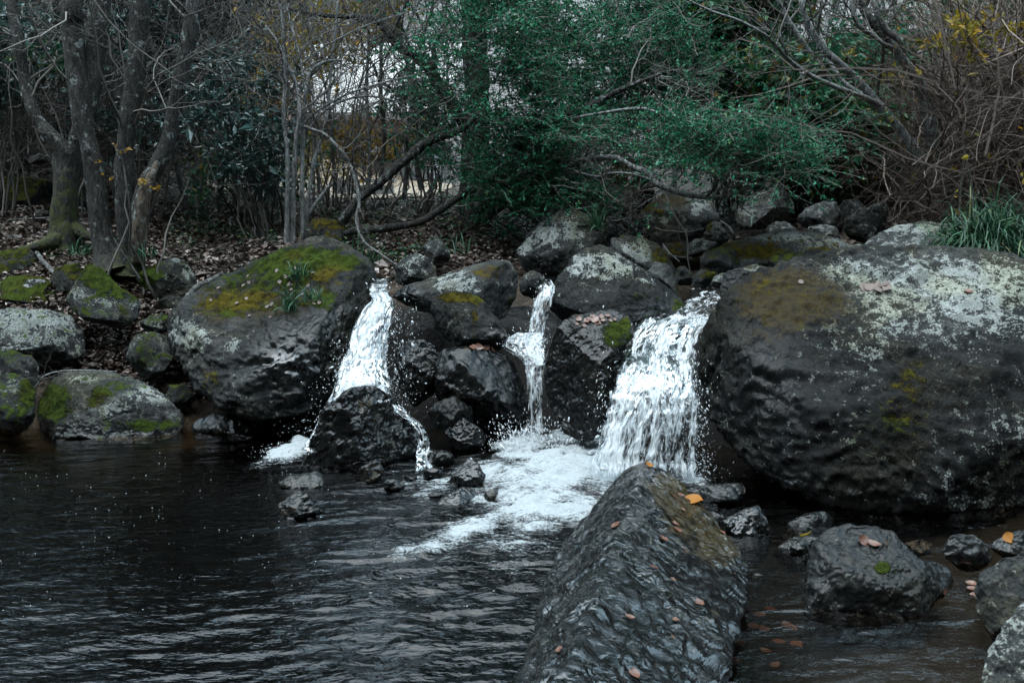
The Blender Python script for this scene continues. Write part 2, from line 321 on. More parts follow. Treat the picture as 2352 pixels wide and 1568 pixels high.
rock('R20', 'large triangular rock with a white lichen cap between the middle and right falls', [(1254,690),(1281,642),(1312,598),(1340,574),(1379,566),(1414,577),(1453,605),(1496,632),(1531,659),(1566,687),(1580,716),(1560,735),(1504,750),(1453,760),(1359,770),(1281,765),(1258,728)], 6.7, .75, .6, e=2.2, sub=7, rough=.03, tone=.62, wet=.35, group='great boulders around the falls', ncut=4, cuts=[(.35,-.85,.5,.72),(-.7,-.7,.25,.8)],
     marks=[('lich',1375,610,62,30,1.05),('lich',1340,622,30,16,.6),('lich',1440,622,50,18,.5),('lich',1490,645,40,8,.45),('moss',1480,690,40,40,.35),('moss',1560,705,24,22,.6),('lich',1560,700,0.1,0.1,0),('dry',1375,605,80,36,.9),('wet',1500,720,70,40,.4),('tone',1400,720,100,40,.4)])
rock('R21', 'smooth wet black boulder with leaves on its flat top and a mossy right shoulder', [(1252,850),(1262,805),(1273,771),(1287,747),(1320,728),(1367,715),(1406,715),(1437,727),(1454,747),(1455,775),(1436,800),(1424,838),(1420,880),(1400,940),(1390,990),(1340,1010),(1290,990),(1256,930),(1248,884)], 5.95, .45, .75, e=2.6, sub=7, rough=.03, tone=.5, wet=.85, dry=True, scar=.008, ncut=3, cuts=[(0,-.6,1,.78)], group='great boulders around the falls',
     marks=[('moss',1415,765,34,34,.85),('moss',1435,745,14,18,.4),('moss',1390,790,20,20,.3),('brown',1360,728,60,10,.5)])
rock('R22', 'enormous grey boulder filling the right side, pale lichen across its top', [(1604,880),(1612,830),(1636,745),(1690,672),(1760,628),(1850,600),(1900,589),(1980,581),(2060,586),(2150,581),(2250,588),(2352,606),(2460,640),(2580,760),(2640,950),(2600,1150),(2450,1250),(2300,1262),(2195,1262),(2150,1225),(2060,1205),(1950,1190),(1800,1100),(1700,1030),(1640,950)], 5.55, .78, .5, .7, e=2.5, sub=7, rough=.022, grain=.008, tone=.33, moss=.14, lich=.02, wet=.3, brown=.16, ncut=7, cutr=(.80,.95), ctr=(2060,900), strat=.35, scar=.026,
     cuts=[(-.12,-.62,1,.66),(-.75,-.75,.25,.80),(.2,-1,-.25,.82)], group='great boulders around the falls',
     marks=[('lich',2110,635,240,56,.50),('lich',2310,690,170,90,.48),('lich',2080,710,180,50,.36),('lich',1940,620,60,20,.4),('lich',2000,780,120,60,.16),('lich',2240,1150,130,60,.42),('lich',2320,1010,60,80,.25),('lich',2060,840,300,200,.12),
            ('brown',1820,665,140,70,.55),('brown',1770,740,110,90,.36),('brown',1950,720,90,50,.3),('moss',1770,660,80,20,.25),('mtint',1790,680,150,60,1),('moss',2090,900,60,110,.24),('mtint',2090,900,120,150,.7),('moss',2030,985,60,60,.3),('moss',2330,1060,40,50,.3),
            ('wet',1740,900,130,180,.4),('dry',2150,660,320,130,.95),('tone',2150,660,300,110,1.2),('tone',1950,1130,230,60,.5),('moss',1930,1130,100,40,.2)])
rock('R23', 'small dark stone parting the water at the lip of the right fall', [(1496,766),(1519,743),(1547,727),(1564,739),(1566,757),(1547,775)], 6.0, .5, tone=.5, wet=.8, dry=True, group='stones at the head of the falls', name='stone', cat='stone')
UB = 'boulders up the stream bed on the right'
rock('R24a', 'big dark boulder with white spots and a brown mossy top under the pale bare limb', [(1462,506),(1488,473),(1527,444),(1566,440),(1605,452),(1635,469),(1652,500),(1628,533),(1572,570),(1515,563),(1474,530)], 8.7, .5, .7, sub=6, tone=1.30, lich=0.28, group=UB, ncut=5, moss=0.16, brown=0.12, mtint=0.6, marks=[('brown',1540,462,50,20,.8),('moss',1510,478,40,18,.45),('mtint',1530,465,60,30,1),('lich',1605,470,16,7,1),('lich',1597,485,9,9,1),('lich',1526,505,10,8,.9),('lich',1572,503,10,6,.8),('tone',1560,550,60,20,.4)])
rock('R24b', 'large rounded boulder with lichen specks in the shade of the bramble thicket', [(1688,500),(1698,466),(1738,440),(1790,426),(1826,448),(1836,482),(1820,512),(1760,526),(1700,524)], 9.3, .5, .7, sub=6, tone=1.60, lich=0.34, moss=0.29, group=UB, brown=0.12, mtint=0.6, marks=[('lich',1715,485,16,10,.7),('lich',1820,470,10,14,.8)])
rock('R24c', 'upright rounded stone with curved ridges leaning on the big spotted boulder', [(1616,549),(1629,516),(1645,508),(1668,535),(1675,555),(1650,564)], 8.3, .3, strat=1.0, tone=1.40, moss=0.24, group=UB, brown=0.12, mtint=0.6, marks=[('moss',1630,520,8,20,.5)])
rock('R24d', 'wide sloping slab with orange-brown moss and a white lichen streak', [(1600,600),(1625,578),(1690,556),(1745,540),(1800,528),(1880,535),(1932,552),(1985,574),(1995,598),(1900,606),(1800,618),(1740,625),(1680,612)], 7.9, 1.2, .5, sub=6, tone=1.32, lich=0.38, moss=0.29, brown=0.38, group=UB, ncut=6, mtint=0.6, marks=[('brown',1700,575,70,20,.6),('moss',1700,575,80,22,.4),('mtint',1700,575,120,40,1),('lich',1800,545,60,8,.7),('lich',1900,560,40,12,.5),('moss',1780,585,60,20,.4)])
rock('R24e', 'rock with a bright lichen edge on the crest of the sloping slab', [(1752,540),(1760,520),(1785,508),(1815,512),(1830,530),(1826,548),(1780,552)], 8.4, .6, lich=0.61, tone=1.40, group=UB, moss=0.16, brown=0.12, mtint=0.6)
rock('R24f', 'sloping grey-brown rock between the lichen-edged rock and the bramble thicket', [(1826,510),(1850,480),(1885,464),(1922,464),(1932,490),(1948,522),(1940,550),(1870,545)], 8.9, .6, lich=0.31, brown=0.28, tone=1.24, group=UB, moss=0.16, mtint=0.6)
rock('R24g', 'small angular rock at the left foot of the bramble thicket', [(1922,480),(1938,459),(1975,459),(1992,475),(1985,500),(1940,510)], 9.3, .5, lich=0.36, tone=1.16, group=UB, moss=0.16, brown=0.12, mtint=0.6)
rock('R24h', 'near-black cleft rock under the brambles', [(1938,524),(1948,500),(1988,482),(2005,468),(2044,466),(2036,522),(2015,550),(1980,558),(1945,550)], 8.3, .3, tone=0.54, lich=0.14, group=UB, sub=6, moss=0.16, brown=0.12, mtint=0.6)
rock('R24i', 'long low rock with a pale top edge behind the enormous grey boulder', [(1984,566),(2015,540),(2060,520),(2130,510),(2182,518),(2206,545),(2190,584),(2100,600),(2010,600)], 7.4, .8, sub=6, tone=1.16, lich=0.36, group=UB, moss=0.16, brown=0.12, mtint=0.6, marks=[('lich',2080,525,70,9,.6)])
rock('R24j', 'grey rock mostly hidden behind the strap-leaved grass clump', [(2170,545),(2190,518),(2250,507),(2305,513),(2380,540),(2380,600),(2200,600)], 7.6, .6, tone=1.16, lich=0.36, group=UB, moss=0.16, brown=0.12, mtint=0.6)
rock('R24k', 'lower grey slab lying under the sloping mossy slab', [(1840,540),(1860,520),(1900,515),(1950,535),(1955,562),(1900,570),(1850,562)], 8.5, .7, tone=1.40, lich=0.46, group=UB, moss=0.16, brown=0.12, mtint=0.6)
rock('R24l', 'mossy rock with green tufts beside the upper stream', [(1606,600),(1630,580),(1656,566),(1684,564),(1716,594),(1714,612),(1690,632),(1645,636)], 7.7, .6, tone=0.93, moss=0.54, brown=0.28, group=UB, mtint=0.6, marks=[('moss',1700,590,16,20,.6)])
rock('R24m', 'small round stone with a brown mossy cap at the upper stream edge', [(1548,638),(1556,614),(1574,611),(1590,630),(1590,657),(1562,660)], 7.45, .4, tone=0.93, moss=0.44, brown=0.48, mtint=.9, group=UB)
rock('R24n', 'squat stone with a green mossy right corner at the upper stream edge', [(1587,640),(1610,620),(1646,625),(1652,644),(1634,662),(1592,662)], 7.4, .5, tone=1.01, moss=0.39, group=UB, brown=0.12, mtint=0.6, marks=[('moss',1630,632,20,10,.6)])
rock('R24o', 'pale speckled stone right of the squat mossy stone', [(1628,660),(1644,634),(1672,622),(1700,625),(1712,645),(1690,665),(1650,668)], 7.3, .5, tone=1.55, lich=0.36, group=UB, moss=0.16, brown=0.12, mtint=0.6)
rock('R24p', 'flat-topped white rock at the far end of the upper stream', [(1690,640),(1700,616),(1735,607),(1778,620),(1785,640),(1750,655)], 7.1, .9, tone=2.02, lich=0.56, group=UB, moss=0.16, brown=0.12, mtint=0.6, marks=[('lich',1755,622,24,8,1),('brown',1720,612,20,6,.6)])
rock('R24q', 'smooth dark wet hump of rock against the enormous grey boulder', [(1654,668),(1664,630),(1699,617),(1744,636),(1735,668),(1683,695),(1660,690)], 6.85, .4, tone=0.85, wet=.6, dry=True, strat=.6, group=UB, moss=0.16, brown=0.12, mtint=0.6)
rock('R24r', 'small mossy rock at the top edge of the enormous grey boulder', [(1752,620),(1765,592),(1800,575),(1850,585),(1856,606),(1810,622)], 7.3, .6, tone=0.93, moss=0.59, brown=0.28, group=UB, mtint=0.6)
rock('R24s', 'mossy brown stone beside the sloping slab', [(1838,600),(1850,575),(1890,566),(1930,578),(1945,596),(1900,608)], 7.5, .6, tone=0.93, moss=0.54, brown=0.38, mtint=.8, group=UB)
rock('R24t', 'pale-crested stone at the foot of the long low rock', [(1925,600),(1935,572),(1965,560),(1995,568),(2012,592),(1990,606)], 7.4, .6, tone=1.24, lich=0.56, group=UB, moss=0.16, brown=0.12, mtint=0.6)
rock('R25a', 'wide dark outcrop with pale patches behind the white-capped rock', [(1176,600),(1180,560),(1192,528),(1217,494),(1255,482),(1300,480),(1360,500),(1420,528),(1440,580),(1400,640),(1300,670),(1215,655)], 7.9, .5, .6, sub=7, rough=.09, tone=0.85, lich=0.36, moss=0.34, group=UB, ncut=9, brown=0.12, mtint=0.6, marks=[('lich',1200,560,20,34,.5),('lich',1255,540,30,26,.4),('lich',1310,515,14,14,.9),('lich',1320,540,26,8,.8),('tone',1250,600,60,40,.4)])
rock('R25b', 'rock with a bright white lichen splash behind the white-capped rock', [(1400,600),(1405,548),(1440,535),(1480,540),(1512,562),(1542,602),(1562,655),(1500,660),(1440,640)], 7.7, .5, .6, sub=6, rough=.06, tone=0.93, lich=0.31, moss=0.34, group=UB, brown=0.12, mtint=0.6, marks=[('lich',1472,580,20,28,1.1),('lich',1437,570,10,10,.8),('moss',1520,600,20,30,.4)])
rock('R25c', 'grey slanting stone below the white lichen splash', [(1484,630),(1500,600),(1530,605),(1550,626),(1570,655),(1572,676),(1539,672)], 7.2, .5, tone=1.24, moss=0.24, group=UB, brown=0.12, mtint=0.6, marks=[('moss',1558,655,10,16,.7)])
rock('R25d', 'brown mossy ledge under the big spotted boulder', [(1510,575),(1525,558),(1565,558),(1606,594),(1608,618),(1560,622),(1530,605)], 8.0, .6, tone=0.93, moss=0.54, brown=0.58, mtint=.9, group=UB)
rock('R25e', 'speckled grey stone in front of the upright ridged stone', [(1566,585),(1578,560),(1600,548),(1640,555),(1665,560),(1650,580),(1605,590)], 8.0, .6, tone=1.40, lich=0.41, group=UB, moss=0.16, brown=0.12, mtint=0.6)
for i, (pp, Yd, lb) in enumerate([([(1400,440),(1410,412),(1440,405),(1455,425),(1445,448),(1415,452)], 10.6, 'grey block at the left of the old stone bank under the evergreen'), ([(1440,425),(1455,402),(1500,398),(1515,425),(1480,440)], 10.6, 'flat topmost block of the old stone bank under the evergreen'),
      ([(1450,462),(1456,438),(1500,432),(1512,455),(1490,470)], 10.3, 'squared pale block of the old stone bank, nearest the big spotted boulder'), ([(1448,492),(1460,470),(1492,468),(1500,485),(1480,500)], 10.1, 'lowest mossy block of the old stone bank')]):
    rock('wallstone%d' % i, lb, pp, Yd, .2, e=3, tone=.9, lich=.15, moss=.25*(i == 3), group='blocks of the old stone bank', name='stone_block', cat='stone block')
rock('R0', 'broad mossy earth-topped rock with a dark hollow below, far left behind the fork-trunked tree', [(-80,440),(-40,415),(0,408),(60,410),(118,420),(128,455),(118,490),(40,496),(-80,496)], 10.6, .6, .6, sub=6, moss=.65, mtint=.45, tone=.4, group=LB, cuts=[(0,-1,-.3,.7)])
rock('R0b', 'low mossy rock between the fork-trunked tree and the twin trunks', [(178,470),(180,430),(205,408),(240,420),(250,455),(235,480),(195,484)], 10.4, .6, moss=.6, mtint=.6, tone=.5, group=LB)
rock('R0c', 'mossy hummock rock at the foot of the white-stemmed clump', [(694,530),(700,508),(735,500),(780,510),(806,535),(812,575),(770,580),(720,560)], 8.5, .7, moss=.6, mtint=.8, tone=.6, group=LB)
rock('R0d', 'low grey stone on the litter in front of the fork-trunked tree', [(70,492),(80,482),(104,480),(120,490),(114,500),(80,502)], 9.6, .5, tone=1.0, lich=.2, name='stone', cat='stone', group='stones lying in the leaf litter')
rock('R0e', 'grey-green stone half buried in litter left of the fork-trunked tree', [(60,372),(64,362),(90,352),(116,358),(120,372),(90,380)], 9.0, .5, tone=.9, moss=.1, name='stone', cat='stone', group='stones lying in the leaf litter')
PR = 'wet rocks standing in the pool'
rock('R40', 'black pyramid rock splitting the left fall at its foot', [(694,1085),(719,1021),(746,950),(785,913),(816,893),(855,889),(890,909),(935,942),(976,981),(978,1025),(962,1060),(914,1085),(855,1095),(758,1095)], 5.75, .35, 1.6, e=3.6, sub=7, rough=.02, tone=.42, wet=.9, ncut=2, scar=.010, planes=[[(830,890,5.60),(880,1075,5.47),(705,1066,5.60)],[(830,890,5.60),(880,1075,5.47),(968,1045,5.72)]], group='great boulders around the falls', marks=[('brown',840,930,24,50,.6),('moss',880,970,40,50,.12),('lich',905,1030,30,20,.15)])
rock('R41', 'small brown wet rock at the foot of the black pyramid rock', [(812,1112),(830,1075),(871,1054),(886,1075),(876,1110),(840,1122)], 5.3, .4, .7, tone=.6, wet=.9, brown=.5, group=PR)
rock('R42', 'flat grey rock just breaking the surface left of the small brown rock', [(622,1126),(640,1106),(665,1093),(730,1085),(744,1098),(740,1122),(690,1136)], 5.2, 1.6, .35, tone=1.3, wet=.75, brown=.2, group=PR, ncut=3)
rock('R43', 'low pointed brown-black rock farthest out in the left pool', [(610,1192),(640,1160),(660,1143),(682,1125),(702,1133),(726,1162),(750,1186),(720,1204),(650,1206)], 4.75, .7, .7, sub=6, tone=.6, wet=.9, brown=.4, group=PR)
rock('R44', 'sharp black rock in the foam left of the main splash', [(1008,1128),(1030,1100),(1051,1078),(1076,1053),(1096,1063),(1113,1092),(1108,1122),(1060,1140)], 5.2, .6, .7, e=2.1, tone=.45, wet=.95, group=PR, sub=6, cuts=[(-.4,-.8,.5,.6)])
rock('R45', 'slanting black slab in front of the sharp black rock', [(956,1202),(1004,1149),(1030,1132),(1056,1118),(1090,1122),(1108,1147),(1080,1182),(1020,1206)], 4.9, 1.2, .5, tone=.55, wet=.95, group=PR, sub=6)
rock('R46', 'little rust-edged stone in the foam beside the slanting slab', [(1100,1150),(1112,1130),(1125,1122),(1142,1122),(1148,1150),(1125,1164)], 4.95, .6, tone=.5, wet=.9, brown=.4, group=PR, name='stone', cat='stone')
rock('R47', 'little dark stone in the trickle below the pyramid rock', [(968,1096),(980,1078),(994,1071),(1014,1082),(1016,1098),(990,1106)], 5.3, .6, tone=.5, wet=.9, group=PR, name='stone', cat='stone')
rock('R48', 'low black rock in the trickle right of the pyramid rock', [(970,1054),(985,1038),(1012,1032),(1034,1036),(1048,1066),(1030,1080),(985,1078)], 5.6, .6, tone=.45, wet=.9, group=PR)
rock('R30', 'long wet wedge-shaped rock with a sharp ridge jutting into the foreground water', [(1318,1182),(1355,1127),(1394,1102),(1437,1072),(1484,1065),(1527,1076),(1578,1107),(1625,1150),(1672,1201),(1724,1252),(1732,1290),(1718,1350),(1705,1400),(1680,1445),(1655,1500),(1640,1580),(1600,1720),(1450,1800),(1300,1760),(1240,1640),(1236,1520),(1240,1440),(1262,1346),(1285,1237)], 3.4, 14.0, 1.6, .5, e=4.0, sub=7, rough=.03, grain=.008, tone=.6, wet=.97, ncut=2, strat=.15, ctr=(1480,1400),
     scar=.015, planes=[[(1475,1070,4.83),(1352,1400,2.93),(1722,1292,4.1)],[(1475,1070,4.83),(1352,1400,2.93),(1300,1245,4.30)]], group='great boulders around the falls', cutr=(.86,.97),
     marks=[('brown',1580,1170,90,90,.72),('brown',1660,1260,60,60,.7),('brown',1520,1110,60,40,.5),('brown',1640,1390,60,60,.45),('brown',1560,1300,60,60,.2),('mtint',1600,1200,200,200,1)])
rock('R31', 'squarish black rock with a lime-green moss spot in the shallow water', [(1852,1340),(1870,1252),(1896,1224),(1943,1211),(2013,1213),(2052,1227),(2077,1256),(2116,1289),(2161,1297),(2202,1321),(2220,1346),(2232,1393),(2222,1440),(2160,1478),(2072,1482),(1974,1470),(1860,1450)], 3.8, .9, .6, e=2.9, sub=7, rough=.04, tone=.6, wet=.7, ncut=4, scar=.006, group=PR, cuts=[(0,-.4,1,.8),(-.1,-1,.05,.66)], marks=[('moss',2028,1303,20,14,1.2),('mtint',2028,1303,30,20,.3),('dry',2150,1370,60,50,.4)])
FR = 'grey rocks by the right edge'
rock('R32', 'smooth grey stone between the black squarish rock and the right edge', [(2164,1262),(2185,1231),(2236,1227),(2269,1252),(2276,1284),(2263,1312),(2220,1312),(2172,1284)], 4.15, .5, tone=1.0, wet=.45, group=FR, sub=6)
rock('R33', 'low grey stone with an orange leaf at the right edge', [(2268,1270),(2286,1243),(2314,1227),(2370,1216),(2420,1255),(2380,1300),(2290,1300)], 4.2, .6, tone=.95, wet=.45, group=FR, sub=6)
rock('R34', 'tall blue-grey rock leaning in at the right edge', [(2240,1350),(2262,1313),(2284,1300),(2300,1282),(2352,1276),(2440,1300),(2460,1440),(2400,1500),(2295,1490),(2262,1440),(2243,1395)], 3.55, .5, .7, tone=.95, wet=.35, dry=True, group=FR, sub=6)
rock('R35', 'pale speckled rock cut off by the lower right corner', [(2245,1620),(2262,1560),(2272,1500),(2308,1438),(2352,1388),(2450,1350),(2600,1450),(2600,1720),(2300,1760)], 2.75, .4, .7, tone=1.3, wet=0, lich=.5, dry=True, group=FR, sub=7, rough=.03)
rock('R36', 'grey wet slab between the ridge rock and the enormous boulder', [(1588,1135),(1605,1121),(1648,1110),(1711,1110),(1726,1127),(1690,1160),(1637,1172)], 4.95, 1.2, .5, tone=1.1, wet=.75, group=PR, sub=6)
rock('R37', 'black glistening rock right of the ridge rock', [(1660,1200),(1690,1178),(1711,1166),(1740,1161),(1760,1190),(1776,1248),(1778,1300),(1730,1308),(1700,1260)], 4.5, .6, .6, tone=.5, wet=.95, group=PR, sub=6)
rock('R38', 'low black rock with a yellow leaf behind the squarish rock', [(1772,1275),(1790,1250),(1829,1233),(1890,1227),(1880,1268),(1870,1315),(1790,1318)], 4.3, .8, .6, tone=.5, wet=.9, group=PR, sub=6)
rock('R39', 'dark hump in the shadow under the enormous boulder', [(1795,1235),(1815,1200),(1850,1178),(1890,1173),(1920,1195),(1910,1232),(1850,1245)], 4.6, .6, tone=.5, wet=.85, group=PR)
for i, (x, y, w, h, Yd, lb) in enumerate([(905,1112,26,14,5.15,'small wet stone in the shallows in front of the pyramid rock'), (942,1100,20,12,5.25,'tiny wet stone between the pyramid rock and the trickle stones'), (1140,1062,24,16,5.6,'black stone at the left edge of the main splash'), (1000,1140,18,10,5.0,'dark pebble-sized stone left of the slanting slab'), (1640,1196,34,20,4.7,'wet stone hard against the right flank of the ridged rock'), (1672,1158,26,18,4.95,'black stone tucked behind the grey wet slab'),
      (1836,1262,30,16,4.25,'small wet stone behind the left shoulder of the squarish rock'), (2110,1262,40,22,4.4,'half-sunk stone between the squarish rock and the enormous boulder'), (2330,1330,20,16,3.9,'little dark stone in the gap by the tall blue-grey rock'), (1740,1330,26,14,4.0,'dark stone just showing at the right foot of the ridged rock'), (560,1010,40,14,6.2,'low black stone in the dark water under the huge mossy boulder'), (660,985,46,24,6.35,'black rock in the shadow beneath the huge mossy boulder'), (905,985,26,26,5.75,'black knob of rock beside the right shoulder of the pyramid rock')]):
    rr_ = np.random.RandomState(i); a_ = np.linspace(0, 6.283, 9)[:-1]; rad_ = rr_.uniform(.8, 1.15, 8)
    rock('extra%d' % i, lb, [(x+w*math.cos(q_)*r_, y-h*math.sin(q_)*r_) for q_, r_ in zip(a_, rad_)], Yd, .7, .7, tone=.5, wet=.9, group='small wet stones around the pool', name='stone', cat='stone')
print('rocks', time.time()-T0)

# ------------------------------------------------------------------ ground sheet
_gp = []
def gpt(x, y, Y, dz=0): p = at(x, y, Y); _gp.append((p[0], p[1], p[2]+dz))
for X in (-5, -3.5, -2, -.8, .2): 
    for Yg in (-1, 1, 3, 4.5, 5.7): _gp.append((X, Yg, -.38))
for X, Yg, z in [(.9,2,-.2),(.9,3,-.2),(1.5,3,-.13),(2.2,3,-.12),(1.5,4,-.15),(2.4,4,-.1),(3.5,3,.2),(3.5,4.3,.1),(5,3,.5),(3,1,-.1),(5,0,.3),(1,1,-.3),(0.5,5.4,-.25),(1.2,5.2,-.25),(1,6.1,-.1),(.2,6.2,-.1),(-.6,6.2,-.2),(2,5.3,-.1),(3,5.5,.1),
      (-1.4,6.4,-.1),(-2.2,6.35,-.05),(-3,6.4,-.02),(-4.5,6.5,0),(-1.4,7.0,.35),(-2.2,7,.3),(-3.2,7,.35),(-5,7.2,.5), (4,6.2,.8),(5.5,5.5,1.1),(6,7,1.4), (0,6.9,.5),(.6,6.8,.4),(-.9,7.1,.6)]: _gp.append((X, Yg, z))
for a in [(60,660,7.7),(280,625,7.9),(150,560,8.7),(60,500,9.6),(60,380,13),(300,520,10),(500,560,9),(500,480,11.5),(640,560,8.4),(900,560,8.3),(800,450,13),(780,436,17),(600,440,16),(1090,560,8.6),(1000,470,11.5),(1250,560,9),(1350,460,11),(1100,440,14),
          (1500,590,8.6),(1560,520,10),(1650,480,11),(1800,460,12),(1700,540,9.2),(1900,560,8.6),(2050,520,8.6),(2250,530,8.2),(2100,460,10),(2300,440,10),(2352,380,12)]: gpt(*a, dz=-.06)
for a in [(1660,655,7.4),(1620,700,6.6),(1640,650,8),(1480,700,7.2)]: gpt(*a, dz=-.18)
for X, Yg, z in [(-9,13,2.6),(-14,12,4),(-7,17,3.2),(-12,20,6),(-20,20,9),(-4,22,2.2),(-8,30,7),(-20,35,15),(-1.5,20,1.36),(-4,19,1.6),(0,24,1.5),(2,20,1.7),(-5,26,2.2),(-3,32,5.0),(-8,40,10.5),(0,34,5),(2,42,7.4),(5,30,5.0),(6,20,2.8),(9,16,3.2),(8,12,2.2),(12,12,3.6),(14,20,5.5),(9,28,5.2),(12,42,7.6),(8,42,6.8),(17,42,8.2),(20,40,14),(25,25,12),
      (0,60,10.5),(-20,60,22),(20,60,11),(-40,60,28),(40,60,26),(-40,20,22),(40,20,20),(40,-5,22),(-40,-5,22),(-16,0,13),(16,0,13),(-9,-6,8),(9,-6,8),(0,-3,1.6),(0,-5,7),(-4,-5,7),(4,-5,7),(0,-8.5,19),(-8,-8.5,20),(8,-8.5,20),(0,-15,34),(-10,-15,34),(10,-15,34),(-30,-15,22),(30,-15,22),(-6.5,0,.6),(6.5,0,.8),(-8,5,.6),(9,5,2.2),(-8,8,1.2)]: _gp.append((X, Yg, z))  # includes steep unseen banks behind the camera, added to block low skylight
_gp = np.array(_gp)
def _K(r): return np.sqrt(r*r+.12)
_n = len(_gp); _A = np.zeros((_n+3, _n+3)); _dm = np.linalg.norm(_gp[:, None, :2]-_gp[None, :, :2], axis=2)
_A[:_n, :_n] = _K(_dm)*-1 - np.eye(_n)*.01; _A[:_n, _n] = 1; _A[:_n, _n+1:] = _gp[:, :2]; _A[_n, :_n] = 1; _A[_n+1:, :_n] = _gp[:, :2].T
_w = np.linalg.solve(_A, np.concatenate([_gp[:, 2], [0, 0, 0]]))
def gz(XY):
    XY = np.asarray(XY, float); out = np.empty(len(XY))
    for i in range(0, len(XY), 20000):
        b = XY[i:i+20000]; r = np.linalg.norm(b[:, None]-_gp[None, :, :2], axis=2)
        out[i:i+20000] = -_K(r) @ _w[:_n] + _w[_n] + b @ _w[_n+1:]
    P3 = np.concatenate([XY, np.zeros((len(XY), 1))], 1)
    amp = np.clip(np.hypot(XY[:, 0], XY[:, 1])/10, .35, 3)
    return out + amp*(.05*fbm(P3*1.1, 3, 21) + .02*fbm(P3*5, 2, 22))
def gpos(X, Y): XY = np.stack([X, Y], -1); return np.concatenate([XY, gz(XY)[:, None]], 1)
def ground_material():
    t = NT('forest_floor'); v = t.n('NewGeometry', 0)
    n1 = t.noise(v, 2.5, 5); n2 = t.noise(v, 30, 5, .65); n3 = t.noise(v, 9, 4)
    c = t.ramp(t.math('ADD', t.math('MULTIPLY', n2, .7), t.math('MULTIPLY', n3, .3)), [(.3, (.012, .010, .008)), (.5, (.045, .033, .024)), (.7, (.11, .085, .065))])
    c = t.mix(t.ss(n1, .56, .68), c, (.02, .032, .012))
    z = t.n('SeparateXYZ', 2, Vector=v)
    bed = t.mix(n2, (.014, .010, .006), (.075, .052, .028))
    c = t.mix(t.ss(z, .02, .12), bed, c)
    y = t.n('SeparateXYZ', 1, Vector=v)
    far = t.mix(n2, (.06, .056, .052), (.20, .185, .175))
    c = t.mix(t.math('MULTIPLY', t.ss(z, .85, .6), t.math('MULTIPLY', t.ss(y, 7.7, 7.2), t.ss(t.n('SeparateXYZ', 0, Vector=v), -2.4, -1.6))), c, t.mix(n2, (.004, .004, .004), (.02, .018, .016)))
    c = t.mix(t.ss(y, 16, 26), c, far)
    c = t.mix(t.ss(y, 1.0, -1.5), c, t.mix(n2, (.004, .008, .005), (.014, .022, .014)))  # added bank behind the camera, coloured dark so rocks reflect less brown
    b = t.bump(n2, .05, .9)
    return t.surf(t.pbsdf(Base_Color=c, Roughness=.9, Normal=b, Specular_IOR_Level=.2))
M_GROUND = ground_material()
def grid_faces(nu, nv):
    i = np.arange(nu*nv).reshape(nv, nu); return np.stack([i[:-1, :-1], i[:-1, 1:], i[1:, 1:], i[1:, :-1]], -1).reshape(-1, 4)
xs = np.concatenate([np.linspace(-60, -9, 40)[:-1], np.linspace(-9, 9, 260), np.linspace(9, 60, 40)[1:]])
ys = np.concatenate([np.linspace(-15, 1, 18)[:-1], np.linspace(1, 14, 220), np.linspace(14, 30, 90)[1:], np.linspace(30, 75, 50)[1:]])
gx, gy = np.meshgrid(xs, ys)
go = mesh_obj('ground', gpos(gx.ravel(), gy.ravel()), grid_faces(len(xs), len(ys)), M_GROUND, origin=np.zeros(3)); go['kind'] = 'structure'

# ------------------------------------------------------------------ water
def water_material(name, tint):
    t = NT(name); v = t.n('NewGeometry', 0); foam = t.attr('foam')
    mp = t.n('Mapping', Vector=v, Scale=(1, 2.6, 1), Rotation=(0, 0, math.radians(-9)))
    a = t.noise(mp, 9, 2, .4, .9); b_ = t.noise(mp, 30, 1.5, .4, .5); c_ = t.noise(v, 90, 1)
    ch = t.attr('chop')
    h = t.math('ADD', t.math('MULTIPLY', a, .55), t.math('ADD', t.math('MULTIPLY', b_, .3), t.math('MULTIPLY', c_, .05)))
    bw = t.bump(t.math('MULTIPLY', h, ch), .014, 1.0)
    fr = t.n('Fresnel', IOR=1.33, Normal=bw)
    gl = t.n('BsdfGlossy', Color=(1, 1, 1), Roughness=.03, Normal=bw)
    tr = t.n('BsdfTransparent', Color=t.mix(t.attr('deep'), (.80, .70, .58), tint))
    m1 = t.n('MixShader', i0=fr, i1=tr, i2=gl)
    f1 = t.noise(mp, 7, 6, .68, 2.2); f2 = t.noise(v, 70, 4, .7, .5)
    fn = t.math('ADD', t.math('MULTIPLY', f1, .6), t.math('MULTIPLY', f2, .5))
    fm = t.ss(t.math('ADD', foam, t.math('MULTIPLY', t.math('SUBTRACT', fn, .55), 2.1)), .40, .92)
    bf = t.bump(fn, .05, .8)
    df = t.pbsdf(Base_Color=t.mix(f2, (.22, .26, .275), (.45, .475, .48)), Roughness=.6, Normal=bf)
    return t.surf(t.n('MixShader', i0=fm, i1=m1, i2=df))
M_WATER = water_material('stream_water', (.055, .055, .05))
def ell(px, py, L):
    o = np.zeros(len(px))
    for x, y, rx, ry, a, val in L:
        c, s = math.cos(math.radians(a)), math.sin(math.radians(a))
        u = ((px-x)*c + (py-y)*s)/rx; w = (-(px-x)*s + (py-y)*c)/ry
        o = np.maximum(o, val*np.exp(-(u*u+w*w)**1.3))
    return o
